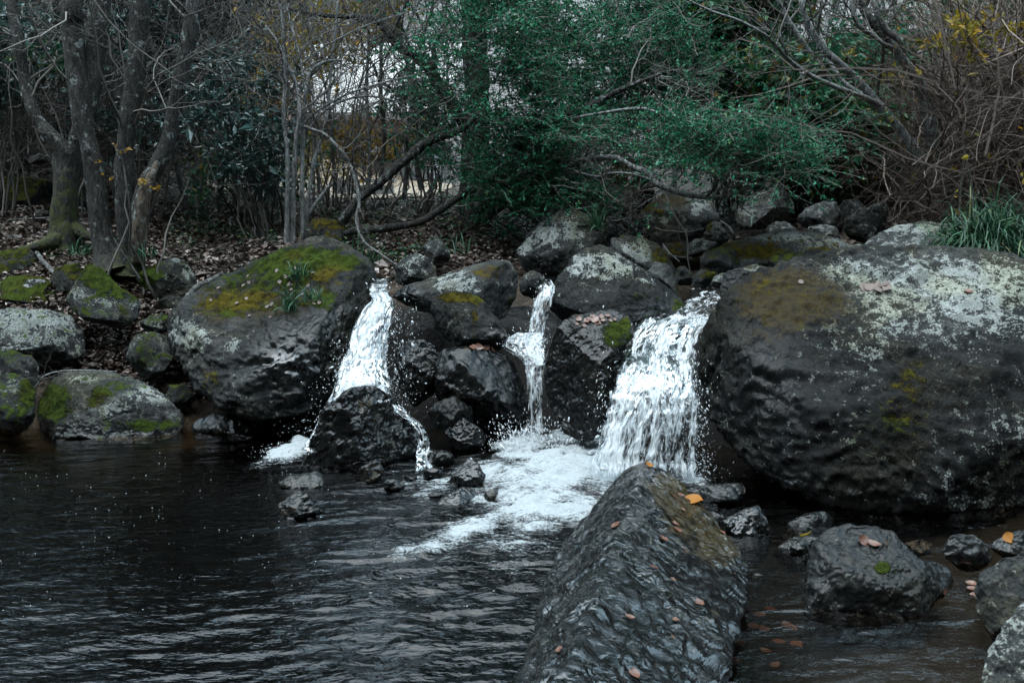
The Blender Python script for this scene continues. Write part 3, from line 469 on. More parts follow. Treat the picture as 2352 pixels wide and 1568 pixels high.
FOAM = [(1370,1080,70,60,0,1.1),(1320,1170,70,50,10,.95),(1180,1130,130,60,-5,.85),(1260,1120,190,100,-12,.72),(1290,1090,110,60,0,1.25),(1240,1180,110,45,-8,1.15),(1090,1215,120,32,-14,.8),(980,1262,110,26,-10,.62),(1180,1255,140,40,0,.55),(1200,1035,70,45,0,1.15),(1110,1095,80,40,0,.75),(1010,1120,80,26,-20,.62),(1330,1010,90,60,0,.9),(1400,1110,80,40,0,1.0),
        (660,1042,60,22,-10,1.0),(600,1065,50,16,-8,.55),(690,1020,26,18,0,1.1),(950,1110,60,26,-10,.55),(985,1060,26,30,0,.7),(1590,1105,60,20,10,.75),(1660,1170,50,14,40,.35),
        (1100,1300,260,50,-6,.36),(800,1250,200,40,-12,.22),(700,1130,160,60,0,.2)]
def pool():
    ny, nx = 640, 760
    yy = 1.2 + (7.3-1.2)*np.linspace(0, 1, ny)**1.25; xx = np.linspace(-4.6, 4.6, nx)
    X, Y = np.meshgrid(xx, yy); X, Y = X.ravel(), Y.ravel(); P = np.stack([X, Y, np.zeros_like(X)], -1)
    px, py = pix(P); foam = ell(px, py, FOAM); Pz = P*np.array([1, 1.6, 0])
    foam = foam*(1.0+.40*fbm(Pz*3.2, 3, 51)+.35*fbm(Pz*9, 2, 52))
    chop = .42 + .8*sstep(500, 1150, px)*sstep(1000, 1160, py) + .35*sstep(1250, 1450, py)
    chop *= np.where(px > 1650, .35, 1.0); chop = np.clip(chop, .15, 1.35)
    q = np.stack([X*2.6 - Y*.3, Y*8.2 - X*1.2, np.zeros_like(X)], -1)
    q2 = np.stack([X*8 - Y*1.5, Y*21, np.zeros_like(X)], -1)
    wv = .013*(1-abs(perlin(q+.3*perlin(q*.6, 5)[:, None], 31))*2) + .0042*(1-2*abs(perlin(q2, 33))) + .0016*perlin(q2*2.2, 36)
    P[:, 2] = chop*wv + sstep(.3, 1.1, foam)*(.02+.03*fbm(np.stack([X*9, Y*9, X*0], -1), 3, 35))
    P[:, 2] += .05*np.exp(-(((px-1260)/160)**2+((py-1080)/70)**2))
    P[:, 2] += .012*foam*0
    deep = sstep(.10, .34, -gz(np.stack([X, Y], -1)))
    o = mesh_obj('pool_water', P, grid_faces(nx, ny), M_WATER, attrs={'deep': deep, 'foam': foam, 'chop': np.clip(chop, .3, 1)}, origin=np.zeros(3)); o['kind'] = 'structure'
pool()

def sheet(rows, nu, nv, bulge=.1, amp=.03, seed=0, off=0.0):
    """falling or running water between a left and right edge: rows of (y, xl, xr, Y)"""
    R_ = np.array(rows, float); tv = np.linspace(0, len(R_)-1, nv); k = np.arange(len(R_))
    sm = lambda c: np.interp(tv, k, R_[:, c])
    y, xl, xr, Y = sm(0), sm(1), sm(2), sm(3)
    ker = np.ones(max(3, nv//len(R_)//2*2+1)); ker /= ker.sum()
    def smooth(a): p = len(ker)//2; return np.convolve(np.pad(a, p, mode='edge'), ker, 'valid')
    xl, xr, Y = smooth(xl), smooth(xr), smooth(Y)
    u = np.linspace(0, 1, nu); U, Vv = np.meshgrid(u, np.linspace(0, 1, nv))
    jag = .05*perlin(np.stack([Vv.ravel()*14, U.ravel()*2, U.ravel()*0+seed], -1), seed).reshape(U.shape)
    x = xl[:, None]*(1-U) + xr[:, None]*U; x = x + (xr-xl)[:, None]*jag*(abs(U-.5)*2)
    Yd = Y[:, None] - bulge*(1-(2*U-1)**2) + off
    P = at(x, np.broadcast_to(y[:, None], x.shape), Yd).reshape(-1, 3)
    ss_ = np.concatenate([[0], np.cumsum(np.linalg.norm(np.diff(P.reshape(nv, nu, 3)[:, nu//2], axis=0), axis=1))])
    wid = np.linalg.norm(P.reshape(nv, nu, 3)[:, -1]-P.reshape(nv, nu, 3)[:, 0], axis=1).mean()
    uv = np.stack([(U*wid).ravel(), np.broadcast_to(ss_[:, None], U.shape).ravel(), U.ravel()], -1)
    q = np.stack([uv[:, 0]*16, uv[:, 1]*6, uv[:, 0]*0+seed], -1)
    nz = 1-2*abs(fbm(q, 3, seed+41)); P[:, 1] -= amp*nz; P[:, 0] += amp*.4*perlin(q*1.3, seed+44)
    return P, grid_faces(nu, nv), uv, nz
def fall_material(name, sx, sy):
    t = NT(name); uv = t.attr('flow', 'Vector'); dens = t.attr('dens'); edge = t.attr('edge')
    M = lambda a, k: t.math('MULTIPLY', a, k)
    A = lambda *a: a[0] if len(a) == 1 else t.math('ADD', a[0], A(*a[1:]))
    mp = t.n('Mapping', Vector=uv, Scale=(sx, sy, 1))
    a = t.noise(mp, 1.0, 3, .6, 1.2); b = t.noise(mp, 3.2, 4, .65, .9); c = t.noise(mp, 9, 3, .6, .4); big = t.noise(mp, .35, 2, .5, .8)
    h = A(M(a, .50), M(b, .34), M(c, .12), M(big, .34))
    m = t.ss(A(dens, M(t.math('SUBTRACT', h, .65), 4.6)), .22, .88, 0, .97)
    m = M(m, t.ss(A(edge, M(t.math('SUBTRACT', h, .65), 2.6)), .25, .6))
    bp = t.bump(h, .004, 1.0)
    col = t.mix(t.ss(A(M(b, .6), M(c, .5)), .4, .68), (.50, .55, .58), (.80, .83, .84))
    w = t.n('BsdfDiffuse', Color=col, Normal=bp)
    tl = t.n('BsdfTranslucent', Color=(.85, .89, .9), Normal=bp)
    white = t.n('MixShader', i0=.5, i1=w, i2=tl)
    fr = M(t.n('Fresnel', IOR=1.33, Normal=bp), t.ss(edge, .1, .5, 0, .55))
    clear = t.n('MixShader', i0=fr, i1=t.n('BsdfTransparent', Color=(.93, .95, .96)), i2=t.n('BsdfGlossy', Roughness=.1, Normal=bp))
    return t.surf(t.n('MixShader', i0=m, i1=clear, i2=white))
M_FALL = fall_material('falling_water', 20, 3.6)
M_RUN = fall_material('running_water', 14, 5)
def drop_mat():
    t = NT('spray_drops'); return t.surf(t.pbsdf(Base_Color=(.55, .58, .60), Roughness=.25))
M_DROP = drop_mat()
def droplets(C, vel, size, rs):
    """small elongated drops"""
    V0, F0 = ico(1); n = len(C)
    d = unit(vel); st = 1+np.minimum(np.linalg.norm(vel, axis=1), 3)
    B = V0[None]*size[:, None, None]
    al = (B*d[:, None]).sum(-1)
    P = C[:, None]+B+d[:, None]*(al*(st[:, None]-1))[..., None]
    return P.reshape(-1, 3), (F0[None]+(np.arange(n)*len(V0))[:, None, None]).reshape(-1, 3)
def spray(parent, boxes, seed):
    rs = np.random.RandomState(seed); Cs, Vs, Ss = [], [], []
    for (x, y, rx, ry, Y, n, sz, vx, vy) in boxes:
        g = rs.normal(size=(n, 3))*.5
        Cs.append(at(x+g[:, 0]*rx, y+g[:, 1]*ry, Y+g[:, 2]*.12)); Vs.append(np.stack([vx+rs.normal(size=n)*.4, rs.normal(size=n)*.3, vy+rs.normal(size=n)*.4], -1)); Ss.append(sz*.27*np.exp(rs.normal(size=n)*.55))
    C, Vl, Sz = map(np.concatenate, (Cs, Vs, Ss)); ok = C[:, 2] > .0
    P, Fc = droplets(C[ok], Vl[ok], Sz[ok], rs); o = mesh_obj('spray', P, Fc, M_DROP, parent); o['kind'] = 'stuff'
def fall(label, loc, layers, boxes, seed):
    th = thing('waterfall', loc, label, 'waterfall', 'waterfalls over the boulder step')
    for nm, rows, nu, nv, bulge, amp, off, dprof, mat in layers:
        P, Fc, uv, nz = sheet(rows, nu, nv, bulge, amp, seed, off); seed += 1
        u = uv[:, 2]; v = np.linspace(0, 1, nv).repeat(nu)
        dens = dprof(u, v) + .16*nz
        edge = np.minimum(np.minimum(u, 1-u)*5, np.minimum(v*12+.15, (1-v)*6+.05)); edge = np.clip(edge, 0, 1)
        mesh_obj(nm, P, Fc, mat, th, attrs={'flow': uv+np.array([seed*3.1, seed*1.7, 0]), 'dens': dens, 'edge': edge})
    spray(th, boxes, seed)
    return th
F3 = [(728,1470,1632,6.15),(745,1455,1622,6.02),(775,1440,1608,5.93),(802,1428,1602,5.82),(835,1420,1605,5.62),(875,1408,1608,5.46),(911,1393,1610,5.37),(950,1390,1608,5.30),(1005,1366,1612,5.24),(1060,1358,1604,5.19),(1100,1352,1612,5.13)]
fall('broad white fall beside the enormous grey boulder, widest of the three', at(1480,1095,5.4), [
    ('water_sheet', F3, 220, 420, .10, .013, 0, lambda u, v: .33+.14*(1-v)-.22*sstep(.72, 1, u)*sstep(.3, .7, v)-.08*sstep(.25, .5, v)*sstep(.9, .6, v)+.3*sstep(.88, 1, v), M_FALL),
    ('water_sheet', F3[3:], 160, 300, .06, .02, .12, lambda u, v: .28-.1*sstep(.75, 1, u)-.6*(1-sstep(.02, .4, v)), M_FALL),
    ('feeder_water', [(640,1592,1700,8.0),(655,1585,1690,7.5),(672,1582,1672,7.1),(690,1572,1662,6.75),(710,1556,1648,6.45),(730,1520,1640,6.2),(748,1465,1628,6.02)], 120, 200, -.02, .02, 0, lambda u, v: .18+.75*sstep(.72, .98, v), M_RUN)],
    [(1395,1000,40,160,5.4,260,.006,-.5,-1.5),(1600,980,34,150,5.42,320,.006,.5,-1.5),(1480,1080,150,36,5.32,420,.0065,0,.4),(1500,930,120,160,5.36,420,.0055,0,-2.2),(1365,1085,40,40,5.3,160,.006,-.8,.6),(1530,735,40,14,5.95,60,.005,0,.5),(1610,1060,40,50,5.3,160,.005,.6,.2),(1330,1075,60,30,5.3,120,.005,-.6,.8)], 3)
F1 = [(668,850,888,6.75),(685,858,905,6.58),(708,834,908,6.47),(750,808,900,6.36),(790,803,895,6.27),(825,787,890,6.18),(853,772,896,6.08),(880,774,905,5.98),(900,768,900,5.88),(925,758,905,5.78)]
fall('left fall pouring down beside the huge mossy boulder onto the pyramid rock', at(830,895,5.95), [
    ('water_sheet', F1, 140, 300, .08, .016, 0, lambda u, v: .52-.48*sstep(.5, .8, u)*sstep(.05, .4, v)*(1-sstep(.75, .9, v))+.1*sstep(.8, 1, v), M_FALL),
    ('water_sheet', F1[1:], 100, 200, .04, .02, .10, lambda u, v: .45-.25*sstep(.6, .9, u), M_FALL),
    ('feeder_water', [(640,852,896,7.2),(655,848,892,6.95),(672,846,892,6.72),(690,856,905,6.56)], 60, 60, 0, .02, 0, lambda u, v: .25+.4*sstep(.6, 1, v), M_RUN),
    ('side_trickle', [(880,775,800,5.92),(920,752,782,5.85),(960,735,762,5.78),(1000,715,745,5.72),(1040,690,735,5.6)], 50, 160, .02, .035, 0, lambda u, v: .20+0*u, M_FALL),
    ('side_trickle', [(925,892,925,5.72),(950,915,945,5.62),(975,945,975,5.56),(1010,955,990,5.52),(1045,955,985,5.42),(1090,950,1010,5.3)], 50, 160, .02, .03, 0, lambda u, v: .16+0*u, M_FALL)],
    [(905,800,60,160,6.2,520,.005,.5,-1.2),(880,720,50,60,6.4,200,.005,.4,-1),(785,830,30,80,6.1,200,.005,-.5,-.6),(840,880,90,26,5.92,300,.0055,0,.7),(740,960,40,90,5.75,180,.005,-.6,-.6),(690,1000,60,60,5.7,120,.004,-.6,-.5),(930,900,60,60,5.85,160,.004,.5,-.4),(650,1035,70,18,5.6,160,.005,-.4,.3)], 20)
F2 = [(640,1240,1266,6.9),(655,1238,1276,6.72),(680,1230,1272,6.62),(730,1216,1258,6.52),(778,1208,1252,6.42)]
fall('narrow middle fall dropping in two steps between dark boulders', at(1230,990,6.1), [
    ('water_sheet', F2, 70, 200, .03, .012, 0, lambda u, v: .30+.25*sstep(.8, 1, v), M_FALL),
    ('ledge_water', [(762,1185,1252,6.48),(776,1160,1253,6.42),(790,1146,1254,6.36),(808,1160,1256,6.28),(825,1195,1256,6.22),(840,1204,1254,6.18)], 90, 80, .03, .03, -.02, lambda u, v: .16+.62*sstep(.08, .75, u)-.12*v, M_FALL),
    ('water_sheet', [(828,1204,1255,6.2),(860,1206,1250,6.12),(900,1210,1248,6.08),(960,1212,1246,6.04),(1000,1200,1262,5.98)], 70, 220, .03, .012, 0, lambda u, v: .36+.3*sstep(.8, 1, v), M_FALL)],
    [(1225,1010,90,50,5.85,900,.006,0,1.6),(1180,1020,60,50,5.75,500,.006,-.8,1.4),(1290,1040,70,36,5.75,420,.006,.8,1.2),(1230,900,26,120,6.05,160,.004,0,-2),(1240,720,26,80,6.45,120,.004,0,-2),(1195,782,60,24,6.3,260,.006,-.3,.7),(1250,1080,130,30,5.5,500,.0055,0,.8)], 50)
print('water', time.time()-T0)

# ------------------------------------------------------------------ wood and leaves: materials
def bark_material(name, dark, light, lichen=.3, mossy=False, scale=1.0):
    t = NT(name); v = t.n('NewGeometry', 0)
    mp = t.n('Mapping', Vector=v, Scale=(1, 1, .25))
    a = t.noise(mp, 48*scale, 4, .6, .7); b = t.noise(v, 14*scale, 4, .6); c = t.noise(v, 60*scale, 3)
    col = t.mix(t.ss(a, .35, .68), dark, light)
    col = t.mix(t.ss(t.math('ADD', b, t.math('MULTIPLY', c, .3)), .70-.1*lichen, .80-.1*lichen, 0, .85), col, (.17, .19, .185))
    if mossy:
        ms = t.attr('moss')
        mm = t.ss(t.math('ADD', ms, t.math('MULTIPLY', t.math('SUBTRACT', b, .5), 1.8)), .4, .7)
        col = t.mix(mm, col, t.mix(c, (.015, .022, .006), (.055, .06, .014)))
    bp = t.bump(t.math('ADD', a, t.math('MULTIPLY', c, .25)), .03, 1.0)
    return t.surf(t.pbsdf(Base_Color=col, Roughness=.85, Normal=bp, Specular_IOR_Level=.3))
M_BARK = bark_material('dark_bark', (.006, .0065, .006), (.040, .038, .033), -.3, True)
M_PALE = bark_material('pale_bark', (.07, .07, .068), (.30, .30, .29), .5)
M_GREYB = bark_material('grey_bark', (.03, .03, .03), (.14, .135, .125), .4)
M_WOODB = bark_material('stripped_wood', (.028, .022, .017), (.12, .096, .072), .0)
def twig_mat(name, a, b):
    t = NT(name); r = t.n('NewGeometry', 8); v = t.n('NewGeometry', 0)
    col = t.mix(r, a, b); col = t.mul(col, t.mix(t.noise(v, 20, 2), (.6, .6, .6), (1.3, 1.3, 1.3)))
    return t.surf(t.pbsdf(Base_Color=col, Roughness=.75, Specular_IOR_Level=.3))
M_TWIG = twig_mat('grey_twigs', (.035, .031, .028), (.16, .15, .14))
M_TWIGD = twig_mat('dark_twigs', (.020, .019, .017), (.17, .158, .142))
M_TWIGB = twig_mat('brown_twigs', (.045, .030, .023), (.22, .18, .155))
def leaf_mat(name, stops, rough=.45, trans=.25, spec=.5):
    t = NT(name); r = t.n('NewGeometry', 8)
    col = t.ramp(r, stops)
    p = t.pbsdf(Base_Color=col, Roughness=rough, Specular_IOR_Level=spec)
    tl = t.n('BsdfTranslucent', Color=col)
    return t.surf(t.n('MixShader', i0=trans, i1=p, i2=tl))
M_EVER = leaf_mat('evergreen_leaves', [(0, (.003, .030, .015)), (.4, (.009, .10, .046)), (.72, (.02, .18, .085)), (.92, (.06, .28, .17)), (1, (.10, .17, .04))], .45, .3, .25)
M_HOLLY = leaf_mat('glossy_leaves', [(0, (.006, .026, .022)), (.6, (.016, .06, .05)), (1, (.05, .115, .10))], .28, .12, .8)
M_MIXED = leaf_mat('mixed_leaves', [(0, (.010, .06, .030)), (.6, (.022, .13, .060)), (.84, (.06, .16, .04)), (.94, (.20, .15, .03)), (1, (.17, .06, .016))], .5, .3)
M_YEL = leaf_mat('yellow_leaves', [(0, (.10, .11, .018)), (.5, (.24, .19, .02)), (1, (.36, .20, .02))], .55, .4, .3)
M_ORG = leaf_mat('orange_leaves', [(0, (.20, .055, .006)), (.6, (.30, .12, .015)), (1, (.36, .18, .03))], .55, .35, .3)
M_MAPLE = leaf_mat('maple_leaves', [(0, (.16, .09, .012)), (.6, (.27, .16, .02)), (1, (.34, .22, .035))], .55, .4, .3)
M_LITTER = leaf_mat('dead_leaves', [(0, (.012, .008, .006)), (.5, (.060, .040, .030)), (.78, (.14, .10, .08)), (.93, (.25, .20, .175)), (1, (.38, .34, .32))], .55, .0, .4)
M_FALLEN = leaf_mat('wet_leaf', [(0, (.022, .007, .004)), (.4, (.07, .024, .012)), (.75, (.12, .058, .036)), (1, (.16, .11, .08))], .35, 0, .5)
M_GRASS = leaf_mat('grass_blades', [(0, (.004, .022, .012)), (.6, (.012, .055, .026)), (.93, (.05, .13, .06)), (1, (.14, .13, .05))], .5, .15, .3)
M_GROUNDP = leaf_mat('ground_plants', [(0, (.007, .04, .022)), (.7, (.018, .085, .04)), (.95, (.07, .13, .02)), (1, (.2, .15, .02))], .45, .2, .5)

# ------------------------------------------------------------------ tubes, branches, leaves
def tubes(P, Rr, k=5):
    M, n, _ = P.shape
    t = unit(np.gradient(P, axis=1)); ref = np.zeros((M, 1, 3)); mt = abs(t.mean(1)); ref[np.arange(M), 0, np.argmin(mt, 1)] = 1
    b1 = unit(np.cross(t, np.broadcast_to(ref, t.shape))); b2 = np.cross(t, b1)
    a = np.linspace(0, 2*np.pi, k, endpoint=False)
    V = P[:, :, None] + Rr[:, :, None, None]*(np.cos(a)[:, None]*b1[:, :, None] + np.sin(a)[:, None]*b2[:, :, None])
    i = np.arange(M*n*k).reshape(M, n, k); j = np.roll(i, -1, 2)
    Fc = np.stack([i[:, :-1], j[:, :-1], j[:, 1:], i[:, 1:]], -1).reshape(-1, 4)
    return V.reshape(-1, 3), Fc
def joinm(parts):
    Vs, Fs, o = [], [], 0
    for V, Fc in parts: Vs.append(V); Fs.append(Fc+o); o += len(V)
    return np.concatenate(Vs), np.concatenate(Fs)
def walk(st, d, L, n, rs, wander=.25, up=0.0):
    st = np.asarray(st, float); d = unit(np.asarray(d, float)); M = len(st); out = [st]; p = st
    L = np.broadcast_to(np.asarray(L, float), (M,))
    for i in range(n-1):
        d = unit(d + wander*rs.normal(size=(M, 3)) + np.array([0, 0, up])); p = p + d*(L/(n-1))[:, None]; out.append(p)
    return np.stack(out, 1)
def kids(P, Rr, m, rs, lo=.25, hi=1, ang=.9, flat=0.0):
    M, n, _ = P.shape; pm = np.repeat(np.arange(M), m); f = rs.uniform(lo, hi, len(pm))*(n-1); i = np.minimum(f.astype(int), n-2); w = (f-i)[:, None]
    p = P[pm, i]*(1-w)+P[pm, i+1]*w; t = unit(P[pm, i+1]-P[pm, i]); r = rs.normal(size=(len(pm), 3)); r -= (r*t).sum(1, keepdims=True)*t
    a = ang*rs.uniform(.6, 1.3, len(pm))[:, None]
    d = t*np.cos(a)+unit(r)*np.sin(a); d[:, 2] *= 1-flat
    rad = Rr[pm, i]*(1-w[:, 0])+Rr[pm, i+1]*w[:, 0]
    return p, unit(d), rad
def taper(R0, n, end=.35): return np.asarray(R0)[:, None]*np.linspace(1, end, n)[None]
def path_tube(pts, k=12, n=48, seed=0, rough=.06, flare=0.0):
    """limb along photo points (x, y, Y, width px) as a smooth, slightly knobbly tapered tube"""
    A = np.array(pts, float); P = at(A[:, 0], A[:, 1], A[:, 2]); r = A[:, 3]*mpp(A[:, 2])/2
    m = len(P); t = np.linspace(0, m-1, n); Pe = np.concatenate([[2*P[0]-P[1]], P, [2*P[-1]-P[-2]]])
    i = np.minimum(t.astype(int), m-2); f = (t-i)[:, None]
    a, b, c, d = Pe[i], Pe[i+1], Pe[i+2], Pe[i+3]
    Q = .5*((2*b)+(-a+c)*f+(2*a-5*b+4*c-d)*f*f+(-a+3*b-3*c+d)*f**3)
    rr = np.interp(t, np.arange(m), r)
    if flare: rr = rr*(1+flare*np.exp(-np.arange(n)/(n*.05)))
    V, Fc = tubes(Q[None], rr[None], k)
    Vr = V.reshape(n, k, 3); dirv = unit(Vr-Q[:, None])
    q = Vr.reshape(-1, 3)*np.array([9, 9, 3])/max(.3, (r.mean()/.08)**.5)
    dsp = rough*(fbm(q, 3, seed+60)*1.3).reshape(n, k)*rr[:, None]*4*.5
    V = (Vr+dirv*dsp[..., None]).reshape(-1, 3)
    return V, Fc, Q, rr
def leaves(C, D, Nn, L, W, rs, fold=.25):
    """leaf-shaped quads: base, side, tip, side"""
    D = unit(D); Nn = Nn-(Nn*D).sum(1, keepdims=True)*D; Nn = unit(Nn); B = np.cross(D, Nn)
    L = np.broadcast_to(L, (len(C),))[:, None]; W = np.broadcast_to(W, (len(C),))[:, None]
    up = Nn*fold*W
    V = np.stack([C, C+D*L*.45+B*W*.5+up, C+D*L, C+D*L*.45-B*W*.5+up], 1)
    i = np.arange(len(C)*4).reshape(-1, 4)
    return V.reshape(-1, 3), i
def leaves_on(P, m, L, W, rs, lo=.3, spread=1.0, droop=0.0, flat=.5):
    M, n, _ = P.shape; pm = np.repeat(np.arange(M), m); f = rs.uniform(lo, 1, len(pm))*(n-1); i = np.minimum(f.astype(int), n-2); w = (f-i)[:, None]
    p = P[pm, i]*(1-w)+P[pm, i+1]*w; t = unit(P[pm, i+1]-P[pm, i])
    d = unit(t*.6+spread*rs.normal(size=t.shape)*.7+np.array([0, 0, -droop])); nn = rs.normal(size=t.shape)*(1-flat)+np.array([0, 0, 1])*flat
    s = np.exp(rs.normal(size=len(pm))*.25)
    return leaves(p, d, nn, L*s, W*s, rs)
def sprays(C, D, rs, size=.45, ntw=9, nl=13, L=.028, W=.016, rad=.004, flat=.6, up=.05, wander=.22, k=3):
    """leafy sprays: a stem at each centre with side twigs carrying leaves -> (twig mesh, leaf mesh)"""
    s = size*np.exp(rs.normal(size=len(C))*.25); D = unit(D)
    st = walk(C-D*s[:, None]*.4, D, s, 6, rs, wander, up*.3); sr = taper(np.full(len(C), rad), 6, .4)
    p, d, r = kids(st, sr, ntw, rs, .1, 1, .85, flat)
    tw = walk(p, d, np.repeat(s, ntw)*rs.uniform(.3, .65, len(p)), 5, rs, wander, up*.2); tr = taper(np.full(len(p), rad*.5), 5, .5)
    tm = joinm([tubes(st, sr, k), tubes(tw, tr, k)])
    lm = leaves_on(tw, nl, L, W, rs, .1, 1.0, .1, .55)
    return tm, lm
def inpoly(x, y, poly):
    P = np.array(poly, float); c = np.zeros(len(x), bool); j = len(P)-1
    for i in range(len(P)):
        k = ((P[i, 1] > y) != (P[j, 1] > y)) & (x < (P[j, 0]-P[i, 0])*(y-P[i, 1])/(P[j, 1]-P[i, 1]+1e-9)+P[i, 0]); c ^= k; j = i
    return c
def scatter(poly, n, Y0, Y1, rs, freq=0, thr=0.0):
    P = np.array(poly, float); out = np.zeros((0, 3))
    while len(out) < n:
        x = rs.uniform(P[:, 0].min(), P[:, 0].max(), n*3); y = rs.uniform(P[:, 1].min(), P[:, 1].max(), n*3)
        k = inpoly(x, y, poly); C = at(x[k], y[k], rs.uniform(Y0, Y1, k.sum()))
        if freq: C = C[perlin(C*freq, 77) + rs.normal(size=len(C))*.06 > thr]
        out = np.concatenate([out, C])
    return out[:n]
def outdir(n, rs, z=.15): d = rs.normal(size=(n, 3)); d[:, 2] = d[:, 2]*.25+z; return d

# ------------------------------------------------------------------ the standing trees
def trunk_attr(V, z0, z1, amt=1.0): return {'moss': np.clip(amt*sstep(z1, z0, V[:, 2]), -1, 1)}
def tree(name, label, cat, loc, limbs, bark, group=None, seed=0, crown=None, moss=(0, 0, 0), twigs=None, k=12, flare=.5, roots=(), pale=()):
    """limbs: first path is the trunk; the others become branch parts"""
    rs = np.random.RandomState(seed); th = thing(name, loc, label, cat, group); Qs = []
    for i, pth in enumerate(limbs):
        V, Fc, Q, rr = path_tube(pth, k if i == 0 else max(6, k-3), 60 if i == 0 else 36, seed+i, .07, flare if i == 0 else 0)
        if i == 0 and roots:
            ps = [(V, Fc)]
            for rt in roots: v2, f2, _, _ = path_tube(rt, 8, 24, seed+50, .06); ps.append((v2, f2))
            V, Fc = joinm(ps)
        mesh_obj('trunk' if i == 0 else 'branch', V, Fc, M_PALE if i in pale else bark, th, attrs=trunk_attr(V, *moss))
        Qs.append((Q, rr))
    if twigs:
        for (bi, m, L, up, lo) in twigs:
            Q, rr = Qs[bi]; p, d, r = kids(Q[None], rr[None], m, rs, lo, 1, 1.0)
            P1 = walk(p, d, L*rs.uniform(.5, 1.2, m), 9, rs, .22, up); R1 = taper(np.minimum(r*.5, .012)*rs.uniform(.5, 1, m), 9, .3)
            p, d, r = kids(P1, R1, 5, rs, .2, 1, .8); P2 = walk(p, d, L*.45*rs.uniform(.4, 1.2, len(p)), 7, rs, .25, up); R2 = taper(r*.6, 7, .4)
            p, d, r = kids(P2, R2, 4, rs, .2, 1, .8); P3 = walk(p, d, L*.2*rs.uniform(.4, 1.2, len(p)), 5, rs, .25, up); R3 = taper(np.maximum(r*.6, .0012), 5, .6)
            V, Fc = joinm([tubes(P1, R1, 5), tubes(P2, R2, 4), tubes(P3, R3, 3)])
            mesh_obj('twigs', V, Fc, M_TWIG if bark is not M_BARK else M_TWIGD, th)
    if crown:
        for cr in crown:
            V, Fc = cr[0]; mesh_obj(cr[2] if len(cr) > 2 else 'crown', V, Fc, cr[1], th, smooth=False)
    return th
LT = 'old trees standing on the left bank'
tree('tree', 'mossy grey tree forking low into a curved left limb and a short right limb', 'tree', at(150, 550, 8.75), [
    [(150,575,8.75,84),(150,545,8.75,70),(150,500,8.78,62),(152,440,8.8,58),(155,380,8.85,60),(152,350,8.85,58)],
    [(158,372,8.85,50),(140,338,8.85,34),(118,310,8.85,30),(96,288,8.9,28),(76,255,8.9,26),(64,215,8.95,25),(54,170,9,25),(45,110,9,24),(34,55,9.05,24),(22,-10,9.1,24),(0,-120,9.2,20),(-30,-330,9.6,12)],
    [(158,380,8.85,46),(170,340,8.88,34),(180,300,8.9,32),(190,262,8.95,30),(200,220,9.0,28),(206,150,9.1,26),(214,40,9.2,24),(225,-80,9.4,22),(240,-320,10,12)]],
    M_BARK, LT, 11, moss=(1.2, 2.3, .62), k=18, roots=[[(150,540,8.75,46),(120,556,8.6,36),(80,568,8.5,22),(40,575,8.4,14)],[(165,520,8.75,40),(190,538,8.7,26),(215,548,8.65,14)]], twigs=[(1, 7, 1.5, .04, .4), (2, 8, 1.8, .05, .4)])
tree('tree', 'pair of dark lichen-flecked trunks rising from one foot, the nearer of the left bank trees', 'tree', at(285, 610, 7.9), [
    [(300,628,7.9,64),(300,600,7.9,46),(293,540,7.9,40),(286,470,7.92,40),(283,400,7.95,42),(287,340,7.97,40),(296,270,8,40),(308,190,8.05,42),(317,100,8.1,42),(320,0,8.15,42),(322,-150,8.3,36),(330,-420,8.8,20)],
    [(312,628,7.85,46),(314,580,7.85,40),(320,500,7.85,40),(334,425,7.87,38),(358,385,7.9,34),(384,325,7.95,33),(400,255,8.0,33),(412,195,8.0,32),(424,130,8.05,33),(438,60,8.1,35),(447,0,8.15,34),(470,-200,8.4,26),(500,-430,9,12)],
    ], M_BARK, LT, 12, moss=(.9, 1.35, .6), k=18, twigs=[(0, 10, 1.8, .04, .45), (1, 10, 1.6, .05, .45)])
tree('tree', 'crooked dark trunk with a black knot hole leaning left beside the twin trunks', 'tree', at(240, 600, 7.95), [
    [(262,628,7.9,80),(246,590,7.92,56),(234,545,7.95,48),(226,480,7.97,44),(219,410,8,42),(208,350,8.02,40),(195,300,8.05,38),(187,265,8.07,44),(180,210,8.1,46),(174,150,8.15,48),(168,60,8.2,50),(165,0,8.2,48),(160,-200,8.5,36),(150,-430,9,16)],
    [(192,285,8.1,30),(206,250,8.15,34),(212,190,8.2,40),(220,110,8.3,42),(232,30,8.4,40),(245,-100,8.6,30),(260,-350,9,14)]],
    M_BARK, LT, 13, moss=(.9, 1.25, .6), k=18, twigs=[(0, 8, 1.6, .04, .5), (1, 8, 1.6, .04, .4)])
V, Fc, _, _ = path_tube([(318,600,7.78,30),(320,540,7.76,34),(324,490,7.76,36),(334,440,7.78,30),(350,400,7.8,20),(362,372,7.85,12)], 12, 40, 5, .08)
th = bpy.data.objects['tree.001']; mesh_obj('stripped_patch', V, Fc, M_WOODB, th)
